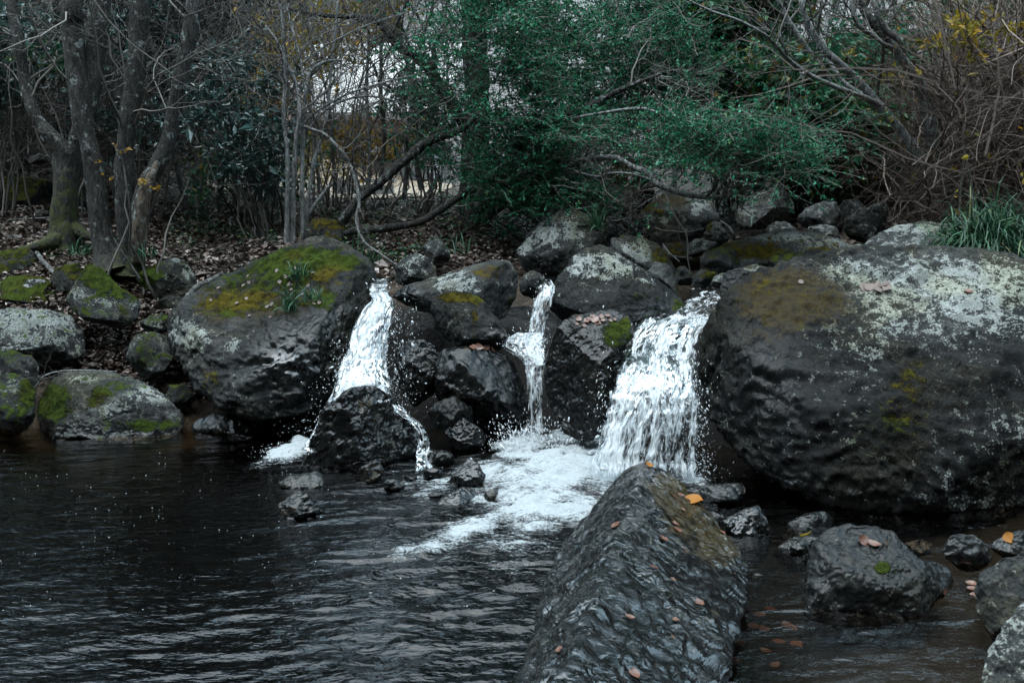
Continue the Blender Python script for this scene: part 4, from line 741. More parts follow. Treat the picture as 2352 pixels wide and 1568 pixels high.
WS = [[(658,560,8.6,13),(659,500,8.6,11),(661,420,8.6,10),(660,352,8.62,10),(654,300,8.65,9),(651,254,8.65,8.5),(655,190,8.7,8),(654,140,8.7,7.5),(648,60,8.75,7),(640,-30,8.8,6),(630,-200,9,4)],
      [(672,560,8.62,14),(673,527,8.62,12),(675,430,8.62,12),(677,352,8.65,12),(684,300,8.65,11),(688,262,8.65,11),(684,215,8.7,9),(672,170,8.7,8),(658,145,8.75,7),(640,100,8.8,6),(610,60,8.9,5)],
      [(695,560,8.65,11),(695,488,8.65,11),(694,420,8.66,10),(695,352,8.7,10),(698,260,8.7,10),(702,210,8.7,10),(712,170,8.75,9),(728,152,8.75,8),(752,141,8.8,7),(786,139,8.8,5)],
      [(703,560,8.68,10),(704,488,8.7,10),(712,430,8.72,9),(722,371,8.75,9),(736,325,8.8,8),(748,280,8.8,8),(756,220,8.9,7),(764,120,9,6),(775,20,9.1,6),(785,-120,9.3,4)],
      [(704,500,8.72,8),(722,472,8.75,8),(742,444,8.8,7),(756,425,8.85,5)],
      [(702,210,8.7,7),(690,140,8.75,6),(672,70,8.8,6),(655,0,8.9,5),(640,-80,9,4)],
      [(684,300,8.66,7),(720,262,8.7,6),(790,220,8.7,5),(860,196,8.75,5),(930,178,8.8,4),(980,170,8.9,3)],
      [(705,300,8.7,6),(760,245,8.75,5),(830,222,8.8,5),(900,230,8.85,4),(940,250,8.9,3)],
      [(655,190,8.7,5),(690,150,8.75,5),(750,105,8.8,4),(840,60,8.9,4),(930,30,9,3)]]
tree('birch', 'clump of thin white-stemmed saplings spreading from a dark foot in mid bank', 'sapling clump', at(680, 555, 8.62), WS, M_PALE, None, 14, k=9, flare=.3, twigs=[(0, 10, 1.2, .05, .4), (1, 12, 1.3, .05, .4), (3, 12, 1.3, .05, .4), (5, 12, 1.3, .04, .2), (6, 16, .9, .02, .2), (7, 14, .9, .02, .2), (8, 16, .9, .03, .2)])

# evergreen with the great dark crown
rs = np.random.RandomState(30)
EV = [(1000,215),(960,120),(985,20),(1050,-60),(1250,-90),(1480,-60),(1560,40),(1600,80),(1660,150),(1700,230),(1740,300),(1850,330),(1900,360),(1870,370),(1760,380),(1640,365),(1500,365),(1380,395),(1330,450),(1240,470),(1180,440),(1120,400),(1090,300)]
C1 = scatter(EV, 700, 8.0, 10.4, rs, 1.5, .10)
C2 = scatter([(1180,20),(1500,60),(1640,200),(1700,330),(1500,380),(1200,400),(1130,220)], 300, 7.8, 9.6, rs, 1.9, .14)
C3 = scatter([(1560,340),(1700,310),(1870,320),(1895,350),(1760,385),(1640,375)], 55, 7.4, 8.2, rs)
C4 = scatter([(1000,380),(1130,370),(1220,470),(1150,510),(1060,470)], 34, 8.2, 9.4, rs)
C5 = scatter([(1480,60),(1640,90),(1740,220),(1830,310),(1890,350),(1720,375),(1540,340)], 190, 8.0, 9.6, rs, 1.6, .0)
CC = np.concatenate([C1, C2, C3, C4, C5])
_x, _y = pix(CC); _k = _x > 1340; CC[_k] = at(_x[_k], _y[_k], CC[_k, 1]+np.where(_x[_k] > 1600, 2.0, 1.0)); CC = CC[(_x > 1115) | (_x < 1040) & (rs.rand(len(CC)) < .9) | (rs.rand(len(CC)) < .4)]; CC = np.concatenate([CC, scatter([(1480,300),(1600,250),(1720,270),(1890,335),(1885,372),(1740,392),(1600,385),(1500,360)], 120, 7.4, 8.2, rs)])
DD = outdir(len(CC), rs, .02) + .6*unit(CC-at(1100, 250, 9.8))
tm, lm = sprays(CC, DD, rs, .50, 10, 15, .026, .014, .0045, .85)
hi = at(rs.uniform(850, 1350, 260), rs.uniform(-1100, -60, 260), rs.uniform(9.2, 12, 260)); tm2, lm2 = sprays(hi, outdir(260, rs), rs, .6, 9, 12, .045, .027, .005)
tree('tree', 'massive dark-trunked evergreen with a dense green crown hanging over the falls', 'tree', at(1085, 560, 9.9), [
    [(1080,590,9.9,130),(1082,540,9.9,84),(1084,470,9.9,70),(1088,400,9.9,62),(1092,300,9.9,58),(1094,200,9.9,57),(1093,100,9.9,56),(1090,0,9.9,56),(1085,-150,10,50),(1080,-430,10.2,30)],
    [(1080,300,9.85,30),(1058,273,9.8,28),(1035,235,9.75,27),(1012,203,9.7,27),(988,160,9.65,25),(955,130,9.6,24),(918,109,9.55,22),(895,80,9.5,20),(871,51,9.5,18),(835,42,9.5,15),(801,39,9.5,12),(738,35,9.5,9),(660,20,9.6,6)],
    [(990,170,9.65,16),(1000,140,9.6,13),(996,110,9.6,9),(1020,70,9.6,6)],
    [(1012,203,9.7,14),(1004,178,9.65,12),(985,140,9.65,10),(975,122,9.7,7)],
    [(1110,480,9.7,50),(1150,420,9.3,44),(1175,380,9.0,40),(1200,330,8.8,32),(1260,290,8.6,22),(1340,250,8.5,16),(1440,200,8.5,11),(1520,170,8.5,7)],
    [(1120,500,9.6,26),(1180,440,9.2,22),(1240,410,8.9,18),(1270,390,8.8,14),(1300,350,8.6,10),(1370,330,8.5,7)],
    [(1110,390,9.5,20),(1160,370,9.3,17),(1200,350,9.2,12),(1280,335,9,8)],
    [(1240,410,8.9,16),(1330,372,8.4,13),(1406,362,8.2,13),(1453,383,8.1,13),(1488,398,8.0,13),(1515,426,7.95,14),(1574,445,7.9,14),(1633,453,7.85,12),(1675,450,7.8,11),(1711,434,7.8,9),(1757,418,7.8,7),(1840,395,7.8,4)],
    [(1700,440,7.8,6),(1716,422,7.8,6),(1708,408,7.8,6),(1690,390,7.8,6),(1676,362,7.8,5),(1660,330,7.8,3)],
    [(1515,420,7.95,6),(1450,400,8,6),(1400,398,8.1,5),(1372,406,8.1,6),(1330,396,8.2,5),(1290,380,8.3,3)],
    [(1600,448,7.9,5),(1640,436,7.85,4),(1680,430,7.8,4),(1720,415,7.8,3),(1790,395,7.8,2)],
    [(1220,300,8.7,9),(1330,270,8.2,8),(1460,250,8,7),(1520,262,7.9,6),(1570,275,7.9,4),(1620,300,7.9,3)]],
    M_BARK, None, 31, k=20, pale=(7, 8, 9, 10, 11), flare=.5, moss=(1.0, 1.4, .5), twigs=[(1, 16, 1.1, .02, .3), (4, 14, .9, 0, .3), (7, 14, .7, .06, .3), (11, 8, .8, .03, .2), (9, 10, .5, .05, .1), (8, 8, .4, .05, .2)],
    crown=[(tm, M_TWIGD, 'twigs'), (lm, M_EVER), (tm2, M_TWIGD, 'twigs'), (lm2, M_EVER)])
print('evergreen', time.time()-T0, len(lm[1]))

def limb(name, label, cat, pth, mat, seed, k=9, twig=None, group=None):
    V, Fc, Q, rr = path_tube(pth, k, 50, seed, .09); rs = np.random.RandomState(seed)
    th = thing(name, Q[0], label, cat, group); mesh_obj('limb', V, Fc, mat, th, attrs={'moss': np.zeros(len(V))})
    if twig:
        m, L, up = twig; p, d, r = kids(Q[None], rr[None], m, rs, .1, 1, 1.0); P1 = walk(p, d, L*rs.uniform(.4, 1.2, m), 8, rs, .25, up); R1 = taper(np.minimum(r*.45, .006), 8, .3)
        p, d, r = kids(P1, R1, 4, rs); P2 = walk(p, d, L*.4*rs.uniform(.4, 1.2, len(p)), 6, rs, .25, up); R2 = taper(np.maximum(r*.6, .001), 6, .5)
        V, Fc = joinm([tubes(P1, R1, 4), tubes(P2, R2, 3)]); mesh_obj('twigs', V, Fc, M_TWIG, th)
limb('fallen_branch', 'thick dark dead branch leaning up from the litter against the great evergreen', 'fallen branch', [(785,510,8.5,22),(800,488,8.5,20),(824,457,8.55,20),(871,422,8.6,19),(918,379,8.7,19),(945,355,8.75,21),(957,344,8.8,22),(996,320,8.9,19),(1051,301,9.1,15),(1090,272,9.3,10),(1110,255,9.5,6)], M_BARK, 41, 12, (10, .5, .02))
limb('fallen_log', 'dead log lying low on the litter and rising into the evergreen boughs', 'log', [(792,536,8.4,14),(820,530,8.4,18),(879,525,8.4,19),(957,512,8.4,17),(1012,482,8.5,16),(1055,452,8.6,17),(1090,430,8.7,18),(1148,398,8.9,15),(1210,372,9.2,10)], M_BARK, 42, 12, (8, .5, .03))
limb('fallen_branch', 'thin pale crooked branch arching down to the grey pyramid-shaped stone', 'fallen branch', [(699,291,8.4,7),(746,309,8.3,8),(768,330,8.25,8),(793,359,8.2,8),(804,380,8.2,8),(812,398,8.15,8),(822,440,8.1,8),(825,470,8.05,7),(818,500,8,6),(822,525,7.9,5.5),(836,555,7.8,5),(870,580,7.5,4),(912,609,7.2,3)], M_GREYB, 43, 8, (8, .4, .02))
limb('fallen_branch', 'weathered branch wedged between rocks at the mossy foot of the bank', 'fallen branch', [(84,580,8.2,9),(96,596,8.1,10),(110,612,8,11),(122,625,7.9,10),(132,632,7.85,6)], M_GREYB, 44, 8)
limb('fallen_branch', 'thin bleached forked twig lying across the whale-backed rock', 'fallen branch', [(78,893,6.35,3.5),(92,875,6.3,4),(104,862,6.28,4),(140,852,6.3,3.5),(200,851,6.3,3),(268,853,6.35,2)], M_PALE, 45, 6, (12, .22, .03))
limb('fallen_branch', 'dark straight stick propped against the twin trunks', 'fallen branch', [(262,548,7.75,4),(280,578,7.65,5),(300,608,7.6,5),(322,640,7.5,5)], M_BARK, 46, 7)
limb('fallen_branch', 'grey log half hidden in litter behind the huge mossy boulder', 'fallen branch', [(425,688,7.6,12),(450,660,7.7,13),(480,645,7.8,12),(520,625,8,11),(570,607,8.1,10),(615,590,8.3,8)], M_GREYB, 47, 9)
limb('fallen_branch', 'short broken stub of dead wood by the upright ridged stone', 'fallen branch', [(1655,508,8.4,5),(1672,520,8.35,7),(1682,535,8.3,8),(1688,552,8.3,7)], M_GREYB, 48, 8)
limb('fallen_branch', 'peeled pale stick lying on the brown mossy ledge', 'fallen branch', [(1522,560,8,2.5),(1535,578,7.9,3.5),(1560,600,7.8,3)], M_PALE, 49, 6)
limb('fallen_branch', 'thin curved twig crossing the small rocks below the ledge', 'fallen branch', [(1470,540,8,2.5),(1510,570,7.8,2.5),(1550,588,7.7,2.5),(1590,592,7.6,2)], M_GREYB, 50, 6)
limb('exposed_roots', 'pale tangled roots and dead limb left of the big spotted boulder', 'roots', [(1315,396,9,5),(1322,430,8.8,6),(1335,465,8.7,6),(1350,490,8.6,6),(1375,502,8.5,6),(1410,508,8.5,6),(1450,500,8.5,4)], M_GREYB, 51, 8, (26, .45, .0))
limb('fallen_branch', 'bent pale root-like stick on the litter by the mossy earth-topped rock', 'fallen branch', [(196,480,9.6,4),(160,474,9.6,4),(138,475,9.6,5),(126,485,9.5,5),(140,494,9.4,4),(190,505,9.3,3)], M_PALE, 52, 7)
limb('fallen_branch', 'straight dead stick flat on the litter in front of the mossy earth-topped rock', 'fallen branch', [(20,505,9.3,3),(80,502,9.3,4),(160,497,9.3,3)], M_GREYB, 53, 6)

RT = 'bare trees leaning out of the thicket on the right'
tree('tree', 'smooth grey bare trunk leaning left out of the brambles, the thickest of the leaning trees', 'tree', at(2100, 335, 11), [
    [(2110,360,8.60,19.8),(2079,312,8.60,18.7),(2048,275,8.60,17.6),(2013,234,8.60,17.6),(1975,190,8.60,17.6),(1935,152,8.60,16.5),(1900,122,8.60,16.5),(1876,90,8.60,15.4),(1858,60,8.60,14.3),(1849,39,8.60,14.3),(1841,0,8.60,13.2),(1835,-80,8.80,11.0),(1815,-300,9.10,6.6)],
    [(2021,242,8.50,13.2),(1990,225,8.40,11.0),(1950,211,8.30,11.0),(1910,196,8.20,11.0),(1888,187,8.10,11.0),(1855,170,8.00,11.0),(1829,152,7.90,9.9),(1805,130,7.80,9.9),(1790,113,7.70,8.8),(1765,88,7.60,8.8),(1739,70,7.50,7.7),(1690,45,7.40,6.6),(1630,25,7.30,5.5),(1560,-10,7.20,3.3)],
    [(2050,280,8.60,12.1),(1990,225,8.70,9.9),(1940,190,8.80,8.8),(1905,140,8.90,8.8),(1893,100,9.00,7.7),(1880,70,9.10,6.6),(1885,20,8.10,6.6),(1890,-60,8.30,4.4)]],
    M_PALE, RT, 61, k=10, twigs=[(0, 8, 1.3, .05, .4), (1, 9, 1.0, .05, .4), (2, 6, 1.1, .05, .3)])
tree('tree', 'straight slanting grey trunk behind the leaning trees, bare almost to the ground', 'tree', at(1990, 310, 13), [
    [(2000,330,9.50,14.3),(1974,289,9.50,13.2),(1945,250,9.50,13.2),(1915,219,9.50,13.2),(1896,172,9.50,13.2),(1857,117,9.50,12.1),(1818,59,9.50,12.1),(1798,23,9.50,11.0),(1780,-30,9.50,9.9),(1740,-250,10.00,5.5)],
    [(1896,172,9.50,8.8),(1890,120,9.50,8.8),(1898,60,9.60,7.7),(1910,0,9.70,6.6),(1920,-100,9.90,4.4)]], M_PALE, RT, 62, k=9, twigs=[(0, 12, 1.5, .05, .4)])
tree('tree', 'dark forked trunk curving up at the top right, above the brambles', 'tree', at(2140, 300, 12), [
    [(2150,330,8.50,24.2),(2114,195,8.50,22.0),(2098,170,8.50,22.0),(2079,145,8.50,22.0),(2060,118,8.50,20.9),(2048,98,8.50,20.9),(2021,70,8.50,19.8),(2004,50,8.50,18.7),(1989,31,8.50,17.6),(1980,12,8.50,16.5),(1972,-20,8.50,15.4),(1960,-250,9.00,8.8)],
    [(2070,95,8.40,15.4),(2055,85,8.40,15.4),(2036,70,8.40,15.4),(2020,45,8.40,14.3),(2012,20,8.40,13.2),(2008,-20,8.50,12.1),(2010,-250,8.90,6.6)],
    [(2050,110,8.40,9.9),(2030,102,8.30,9.9),(2010,86,8.30,9.9),(1993,74,8.30,9.9),(1975,62,8.30,8.8),(1964,45,8.30,8.8),(1958,15,8.30,7.7),(1955,-60,8.50,5.5)],
    [(2030,105,8.50,7.7),(2025,150,8.60,8.8),(2018,190,8.70,8.8),(2010,240,8.80,8.8)]], M_GREYB, RT, 63, k=12, twigs=[(0, 10, 1.3, .05, .5), (2, 10, 1.2, .05, .3)])
print('trees', time.time()-T0)

# ------------------------------------------------------------------ leaf litter, ground plants
rs = np.random.RandomState(70)
def ground_hit(x, y):
    """where the sight line of a photo point meets the ground sheet"""
    d = rays(x, y); t = np.full(len(d), 3.0); best = np.full(len(d), np.nan); done = np.zeros(len(d), bool)
    for s_ in np.arange(5.5, 30, .25):
        P = CAM+d*(s_/d[:, 1])[:, None]; below = P[:, 2] < gz(P[:, :2]); new = below & ~done; best[new] = s_; done |= below
    P = CAM+d*(np.where(done, best, 10)/d[:, 1])[:, None]
    return P[done]
def litter(poly, n, L, rs):
    P = np.array(poly, float); x = rs.uniform(P[:, 0].min(), P[:, 0].max(), n); y = rs.uniform(P[:, 1].min(), P[:, 1].max(), n); k = inpoly(x, y, poly)
    Q = ground_hit(x[k], y[k]); Q[:, :2] += rs.normal(size=(len(Q), 2))*.08; Q[:, 2] = gz(Q[:, :2])+rs.uniform(.005, .05, len(Q))
    a = rs.uniform(0, 6.28, len(Q)); D = np.stack([np.cos(a), np.sin(a), rs.normal(size=len(Q))*.3], -1); N_ = np.array([0, 0, 1])+rs.normal(size=(len(Q), 3))*.5
    s = L*np.exp(rs.normal(size=len(Q))*.35)
    return leaves(Q-D*s[:, None]*.5, D, N_, s, s*.55, rs, .3)
BANK = [(-700,360),(120,360),(240,430),(420,470),(600,440),(800,440),(1060,470),(1180,560),(1180,640),(900,660),(820,620),(700,600),(420,720),(440,960),(280,960),(200,880),(0,900),(-700,960)]
l1 = litter(BANK, 62000, .052, rs); l2 = litter([(1300,440),(3000,420),(3100,1250),(2500,1150),(2352,560),(1900,620),(1400,620)], 26000, .052, rs)
V, Fc = joinm([l1, l2])
lo = mesh_obj('leaf_litter', V, Fc, M_LITTER, smooth=False); tag(lo, 'dry brown and pale fallen leaves carpeting the bank between the rocks', 'leaf litter', kind='stuff')
def ground_plants(poly, n, rs, h=.10):
    P = np.array(poly, float); x = rs.uniform(P[:, 0].min(), P[:, 0].max(), n); y = rs.uniform(P[:, 1].min(), P[:, 1].max(), n); k = inpoly(x, y, poly)
    Q = ground_hit(x[k], y[k]); Q = Q[perlin(Q*np.array([1.6, 1.6, 0]), 81) > -.05]; m = 9; C = np.repeat(Q, m, 0)+rs.normal(size=(len(Q)*m, 3))*np.array([.05, .05, .03]); C[:, 2] += h*rs.uniform(.2, 1, len(C))
    D = rs.normal(size=C.shape); D[:, 2] *= .3; Nn = rs.normal(size=C.shape)*.5+np.array([0, 0, 1])
    return leaves(C, D, Nn, .038, .022, rs)
V, Fc = joinm([ground_plants([(420,420),(660,430),(1060,430),(1180,560),(900,620),(700,560),(400,600)], 1500, rs), ground_plants([(180,500),(420,480),(430,640),(200,640)], 120, rs, .05), ground_plants([(1150,440),(1500,420),(1700,450),(1600,560),(1200,560)], 500, rs)])
go = mesh_obj('ground_cover', V, Fc, M_GROUNDP, smooth=False); tag(go, 'low dark green seedlings and creeping plants among the fallen leaves', 'ground cover', kind='stuff')

# ------------------------------------------------------------------ tangled undergrowth, thickets
def tangle(regions, rs, mat, name, label, cat, k=3, kind='stuff', leafmat=None, nleaf=0, lL=.03):
    parts, lp = [], []
    for (poly, n, Y0, Y1, L, r, zb, wander, up) in regions:
        C = scatter(poly, n, Y0, Y1, rs); d = rs.normal(size=C.shape); d[:, 2] = abs(d[:, 2])*.8+zb
        P = walk(C, d, L*np.exp(rs.normal(size=len(C))*.4), 9, rs, wander, up); Rr = taper(r*np.exp(rs.normal(size=len(C))*.4), 9, .35); parts.append(tubes(P, Rr, k))
        p, d, rr = kids(P, Rr, 3, rs, .15, 1, .8); P2 = walk(p, d, L*.4*rs.uniform(.4, 1.2, len(p)), 6, rs, wander, up*.6); R2 = taper(np.maximum(rr*.55, .0013), 6, .5); parts.append(tubes(P2, R2, 3))
        if leafmat:
            sel = rs.rand(len(P2)) < nleaf; lp.append(leaves_on(P2[sel], 4, lL, lL*.55, rs, .2))
    V, Fc = joinm(parts); nl = 0
    if lp:
        V2, F2 = joinm(lp); nl = len(F2); Fc = np.concatenate([Fc, F2+len(V)]); V = np.concatenate([V, V2])
    mi = np.concatenate([np.zeros(len(Fc)-nl, int), np.ones(nl, int)])
    o = mesh_obj(name, V, Fc, [mat]+([leafmat] if leafmat else []), mat_idx=mi, smooth=False)
    tag(o, label, cat, kind=kind); return o
rs = np.random.RandomState(90)
tangle([([(-600,-60),(560,-60),(560,430),(-600,400)], 2600, 10.5, 16, 1.5, .008, .25, .22, .02), ([(-600,-60),(560,-60),(560,400),(-600,380)], 1500, 16, 22, 2.2, .012, .4, .2, .03), ([(-60,150),(500,150),(500,420),(-60,400)], 700, 10, 13, .9, .006, .1, .3, 0)], rs, M_TWIGD, 'undergrowth', 'dark tangle of bare twigs and vines filling the wood behind the left bank trees', 'undergrowth', leafmat=M_HOLLY, nleaf=.10, lL=.055)
tangle([([(440,-60),(1080,-60),(1080,420),(440,440)], 520, 9.5, 16, 1.2, .0048, .3, .2, .03), ([(430,-60),(1100,-60),(1060,140),(440,160)], 420, 11, 20, 1.6, .006, .4, .2, .03), ([(440,280),(1100,300),(1080,470),(440,470)], 300, 9.5, 14, .7, .0035, .4, .25, .02)], rs, M_TWIGD, 'undergrowth', 'see-through mesh of fine bare twigs in front of the grey house', 'undergrowth', leafmat=M_MIXED, nleaf=.05, lL=.045)
BR = [(1990,490),(2060,400),(2130,260),(2200,150),(2290,70),(2900,0),(2900,560),(2420,520),(2200,530),(2040,520)]
tangle([(BR, 4200, 8.3, 11, 1.1, .0045, .15, .2, -.05), (BR, 1700, 10.5, 13, 1.3, .006, .3, .2, -.02), ([(2180,120),(2400,60),(2400,420),(2180,420)], 200, 8.0, 9.5, 1.6, .006, .3, .12, -.06)], rs, M_TWIGB, 'bramble_thicket', 'brown arching brambles massed over the right bank with a few yellow leaves', 'bramble thicket', leafmat=M_YEL, nleaf=.035, lL=.05)
tangle([([(1480,-60),(2100,-60),(2100,330),(1700,380),(1560,300)], 200, 13, 20, 1.8, .009, .4, .2, .03), ([(1860,300),(2080,280),(2060,480),(1880,440)], 320, 9.6, 12, .9, .005, .2, .25, 0), ([(1150,430),(1480,420),(1500,520),(1180,560)], 420, 8.6, 10.5, .6, .004, .3, .3, 0)], rs, M_TWIGD, 'undergrowth', 'shaded bare twigs under and behind the leaning trees on the right', 'undergrowth', leafmat=M_MIXED, nleaf=.12, lL=.05)

# leafy shrubs and small trees, each its own
def shrub(name, label, cat, poly, n, Y0, Y1, mat, seed, size=.4, ntw=8, nl=9, L=.05, W=.028, group=None, freq=0, thr=0, up=.25, twm=None, stems=5, flat=.5, base=None, tops=()):
    rs = np.random.RandomState(seed); C = scatter(poly, n, Y0, Y1, rs, freq, thr); D = outdir(n, rs, up)
    tm, lm = sprays(C, D, rs, size, ntw, nl, L, W, .004, flat)
    b = C.mean(0) if base is None else at(base[0], base[1], (Y0+Y1)/2); b[2] = gz(b[None, :2])[0]
    ends = C[rs.choice(n, min(stems*3, n), False)]; m = len(ends); t_ = np.linspace(0, 1, 8)[None, :, None]
    S0 = b+rs.normal(size=(m, 3))*np.array([.12, .12, 0]); P = S0[:, None]*(1-t_)+ends[:, None]*t_; P[:, :, :2] += (np.cumsum(rs.normal(size=(m, 8, 2))*.05, 1))
    sm = tubes(P, taper(np.full(m, .012), 8, .35), 5)
    th = thing(name, b, label, cat, group); V, Fc = joinm([sm, tm]); mesh_obj('stems', V, Fc, twm or M_TWIGD, th); mesh_obj('crown', lm[0], lm[1], mat, th, smooth=False)
    for (tp, tnn, ty0, ty1) in tops:  # extra high crowns out of frame, added so water and wet rock reflect dark
        C = scatter(tp, tnn, ty0, ty1, rs, .45, -.12); t2, l2 = sprays(C, outdir(tnn, rs, .1), rs, 1.1, 8, 9, .15, .09, .012); mesh_obj('twigs', t2[0], t2[1], M_TWIGD, th); mesh_obj('crown', l2[0], l2[1], mat, th, smooth=False)
shrub('shrub', 'blue-green glossy-leaved shrub behind the twin trunks, in front of the peach wall', 'shrub', [(455,150),(560,130),(640,240),(650,330),(590,430),(500,400),(450,300)], 80, 8.9, 10.2, M_HOLLY, 101, .42, 7, 8, .065, .028, freq=1.6, thr=-.05, base=(596,560))
shrub('shrub', 'dark blue-leaved shrub cut off by the upper left edge', 'shrub', [(-60,60),(40,60),(64,160),(50,260),(-60,270)], 34, 9.4, 10.4, M_HOLLY, 102, .5, 7, 9, .085, .034, base=(-20,380))
shrub('shrub', 'sprig of bright green leaves left of the crooked knotted trunk', 'shrub', [(66,140),(180,110),(176,180),(80,176)], 7, 9.1, 9.3, M_GROUNDP, 103, .35, 5, 7, .06, .03, base=(140,400), stems=2)
shrub('shrub', 'ivy-dark evergreen mass behind the left bank trees', 'shrub', [(-100,-900),(560,-900),(540,-60),(520,140),(420,300),(330,380),(200,360),(60,-60)], 330, 9.8, 11.5, M_HOLLY, 104, .5, 8, 8, .055, .028, freq=1.1, thr=-.02, base=(330,420), tops=[([(-500,-1700),(420,-1700),(640,-900),(560,-120),(-500,-120)], 210, 12, 15)])
shrub('shrub', 'sparse tree of yellow-green leaves above the grey house', 'small tree', [(640,-40),(900,-40),(900,90),(800,170),(660,170)], 85, 10.2, 13, M_YEL, 105, .5, 6, 4, .055, .032, freq=1.2, thr=0, base=(760,420), twm=M_TWIG)
shrub('shrub', 'thin yellow-leaved sapling between the blue-green shrub and the white-stemmed clump', 'small tree', [(560,60),(680,40),(700,200),(620,260),(560,180)], 30, 9.5, 11, M_YEL, 119, .42, 6, 4, .045, .026, base=(630,520), twm=M_TWIG)
shrub('shrub', 'low airy green and yellow bush at the foot of the blue-green shrub', 'shrub', [(430,330),(700,330),(700,440),(430,450)], 40, 9.6, 11.5, M_MIXED, 120, .4, 6, 6, .05, .03, base=(560,480))
shrub('maple', 'small maple with orange-yellow leaves in front of the house wall', 'small tree', [(760,318),(800,300),(960,290),(985,312),(900,345),(850,362),(790,345)], 24, 11.5, 12.8, M_MAPLE, 106, .38, 6, 6, .06, .04, up=0, flat=.8, base=(860,430), twm=M_TWIGD)
shrub('shrub', 'pale yellow-green bush along the foot of the grey house', 'shrub', [(640,330),(800,340),(830,400),(640,430)], 26, 14, 16, M_YEL, 107, .45, 6, 6, .06, .035, base=(720,432))
shrub('shrub', 'bright green leafy sapling left of the great evergreen trunk', 'small tree', [(925,170),(1040,190),(1050,320),(1010,340),(950,330),(900,250)], 40, 10.2, 11.2, M_EVER, 108, .45, 7, 9, .06, .028, up=.05, flat=.8, base=(990,470))
GT = 'broadleaf trees behind the leaning trees on the right'
shrub('tree', 'dense green tree with rust and yellow leaves right of the evergreen crown', 'tree', [(1560,-160),(1800,-160),(1800,60),(1740,220),(1650,260),(1580,140)], 400, 10, 12.5, M_MIXED, 109, .6, 9, 11, .085, .05, GT, up=.02, tops=[([(1250,-2100),(2000,-2100),(2000,-150),(1650,-120),(1150,-500)], 330, 13, 17)], base=(1680,420), freq=.8, thr=-.1)
shrub('tree', 'shaded dark green tree behind the thickest leaning trunk', 'tree', [(1700,130),(1860,180),(2000,280),(2030,380),(1880,420),(1720,340),(1640,260)], 420, 9.5, 12, M_MIXED, 110, .6, 9, 11, .08, .047, GT, up=.02, base=(1850,440), freq=.8, thr=-.12)
shrub('tree', 'glossy deep green tree framed by the forked trunk at the top right', 'tree', [(1900,120),(2010,80),(2060,160),(2060,260),(1960,280),(1890,210)], 130, 10.5, 13, M_EVER, 111, .6, 8, 10, .08, .045, GT, up=.02, base=(1980,400))
shrub('tree', 'autumn-mottled tree reaching over the brambles at the top right corner', 'tree', [(1980,-160),(2420,-200),(2420,90),(2300,130),(2100,160)], 130, 10.5, 13, M_MIXED, 112, .6, 7, 7, .06, .034, GT, up=.02, tops=[([(2000,-1800),(3000,-1800),(3000,-200),(2000,-200)], 260, 13, 17)], base=(2250,400), freq=.9, thr=-.05)
shrub('shrub', 'low dark evergreen bush in deep shade under the brambles', 'shrub', [(1680,370),(1980,360),(2080,420),(2060,480),(1900,450),(1740,415)], 70, 10.2, 11.4, M_EVER, 113, .4, 8, 9, .035, .018, up=.05, base=(1900,480), flat=.8)
shrub('shrub', 'dark leafy bush under the evergreen, behind the pale-patched outcrop', 'shrub', [(1180,400),(1400,410),(1420,490),(1300,500),(1170,520)], 50, 8.6, 9.6, M_EVER, 114, .35, 8, 9, .03, .016, up=.1, base=(1290,510))
shrub('shrub', 'yellow-green weed growing by the old stone bank', 'shrub', [(1400,400),(1450,410),(1450,470),(1380,470)], 9, 9.4, 9.9, M_YEL, 115, .25, 6, 7, .04, .02, up=.5, base=(1420,480), stems=3)
shrub('creeper', 'creeper with yellow leaf sprays hanging in the brambles at the upper right', 'creeper', [(2180,60),(2320,40),(2352,140),(2240,150),(2160,110)], 8, 8.0, 8.6, M_YEL, 116, .3, 4, 6, .075, .035, up=-.1, base=(2240,400), stems=1)
shrub('creeper', 'creeper with feathery yellow-green fronds beside the leaning trees', 'creeper', [(2040,150),(2090,150),(2090,200),(2050,200)], 4, 9.6, 10, M_YEL, 117, .3, 4, 9, .06, .02, up=-.1, base=(2070,400), stems=1)
shrub('creeper', 'creeper with a few orange leaves crossing in front of the twin trunks', 'creeper', [(262,378),(330,388),(375,428),(300,440),(255,430)], 5, 7.5, 7.7, M_MAPLE, 118, .2, 2, 4, .034, .026, up=-.05, base=(300,600), stems=1)

# background saplings and poles
rs = np.random.RandomState(130)
def saplings(specs, label, group, mat, twm):
    for (x, yb, Y, w, lean, hy) in specs:
        n = 9; t_ = np.linspace(0, 1, n); xs_ = x+lean*t_**1.2*(yb-hy)+np.cumsum(rs.normal(size=n)*w*.7); ys_ = yb+(hy-yb)*t_
        pth = [(a, b, Y+.2*i/n, w*(1-.6*i/n)) for i, (a, b) in enumerate(zip(xs_, ys_))]
        V, Fc, Q, rr = path_tube(pth, 7, 36, int(x) % 97, .05)
        th = thing('sapling', Q[0], label, 'sapling', group); mesh_obj('trunk', V, Fc, mat, th, attrs={'moss': np.zeros(len(V))})
        p, d, r = kids(Q[None], rr[None], 14, rs, .25, 1, .9); P1 = walk(p, d, rs.uniform(.4, 1.3, 14)*Y/11, 8, rs, .2, .06); R1 = taper(np.minimum(r*.5, .009), 8, .3)
        p, d, r = kids(P1, R1, 5, rs, .2, 1, .8); P2 = walk(p, d, rs.uniform(.15, .5, len(p))*Y/11, 6, rs, .25, .04); R2 = taper(np.maximum(r*.6, .0014), 6, .5)
        V, Fc = joinm([tubes(P1, R1, 4), tubes(P2, R2, 3)]); mesh_obj('twigs', V, Fc, twm, th)
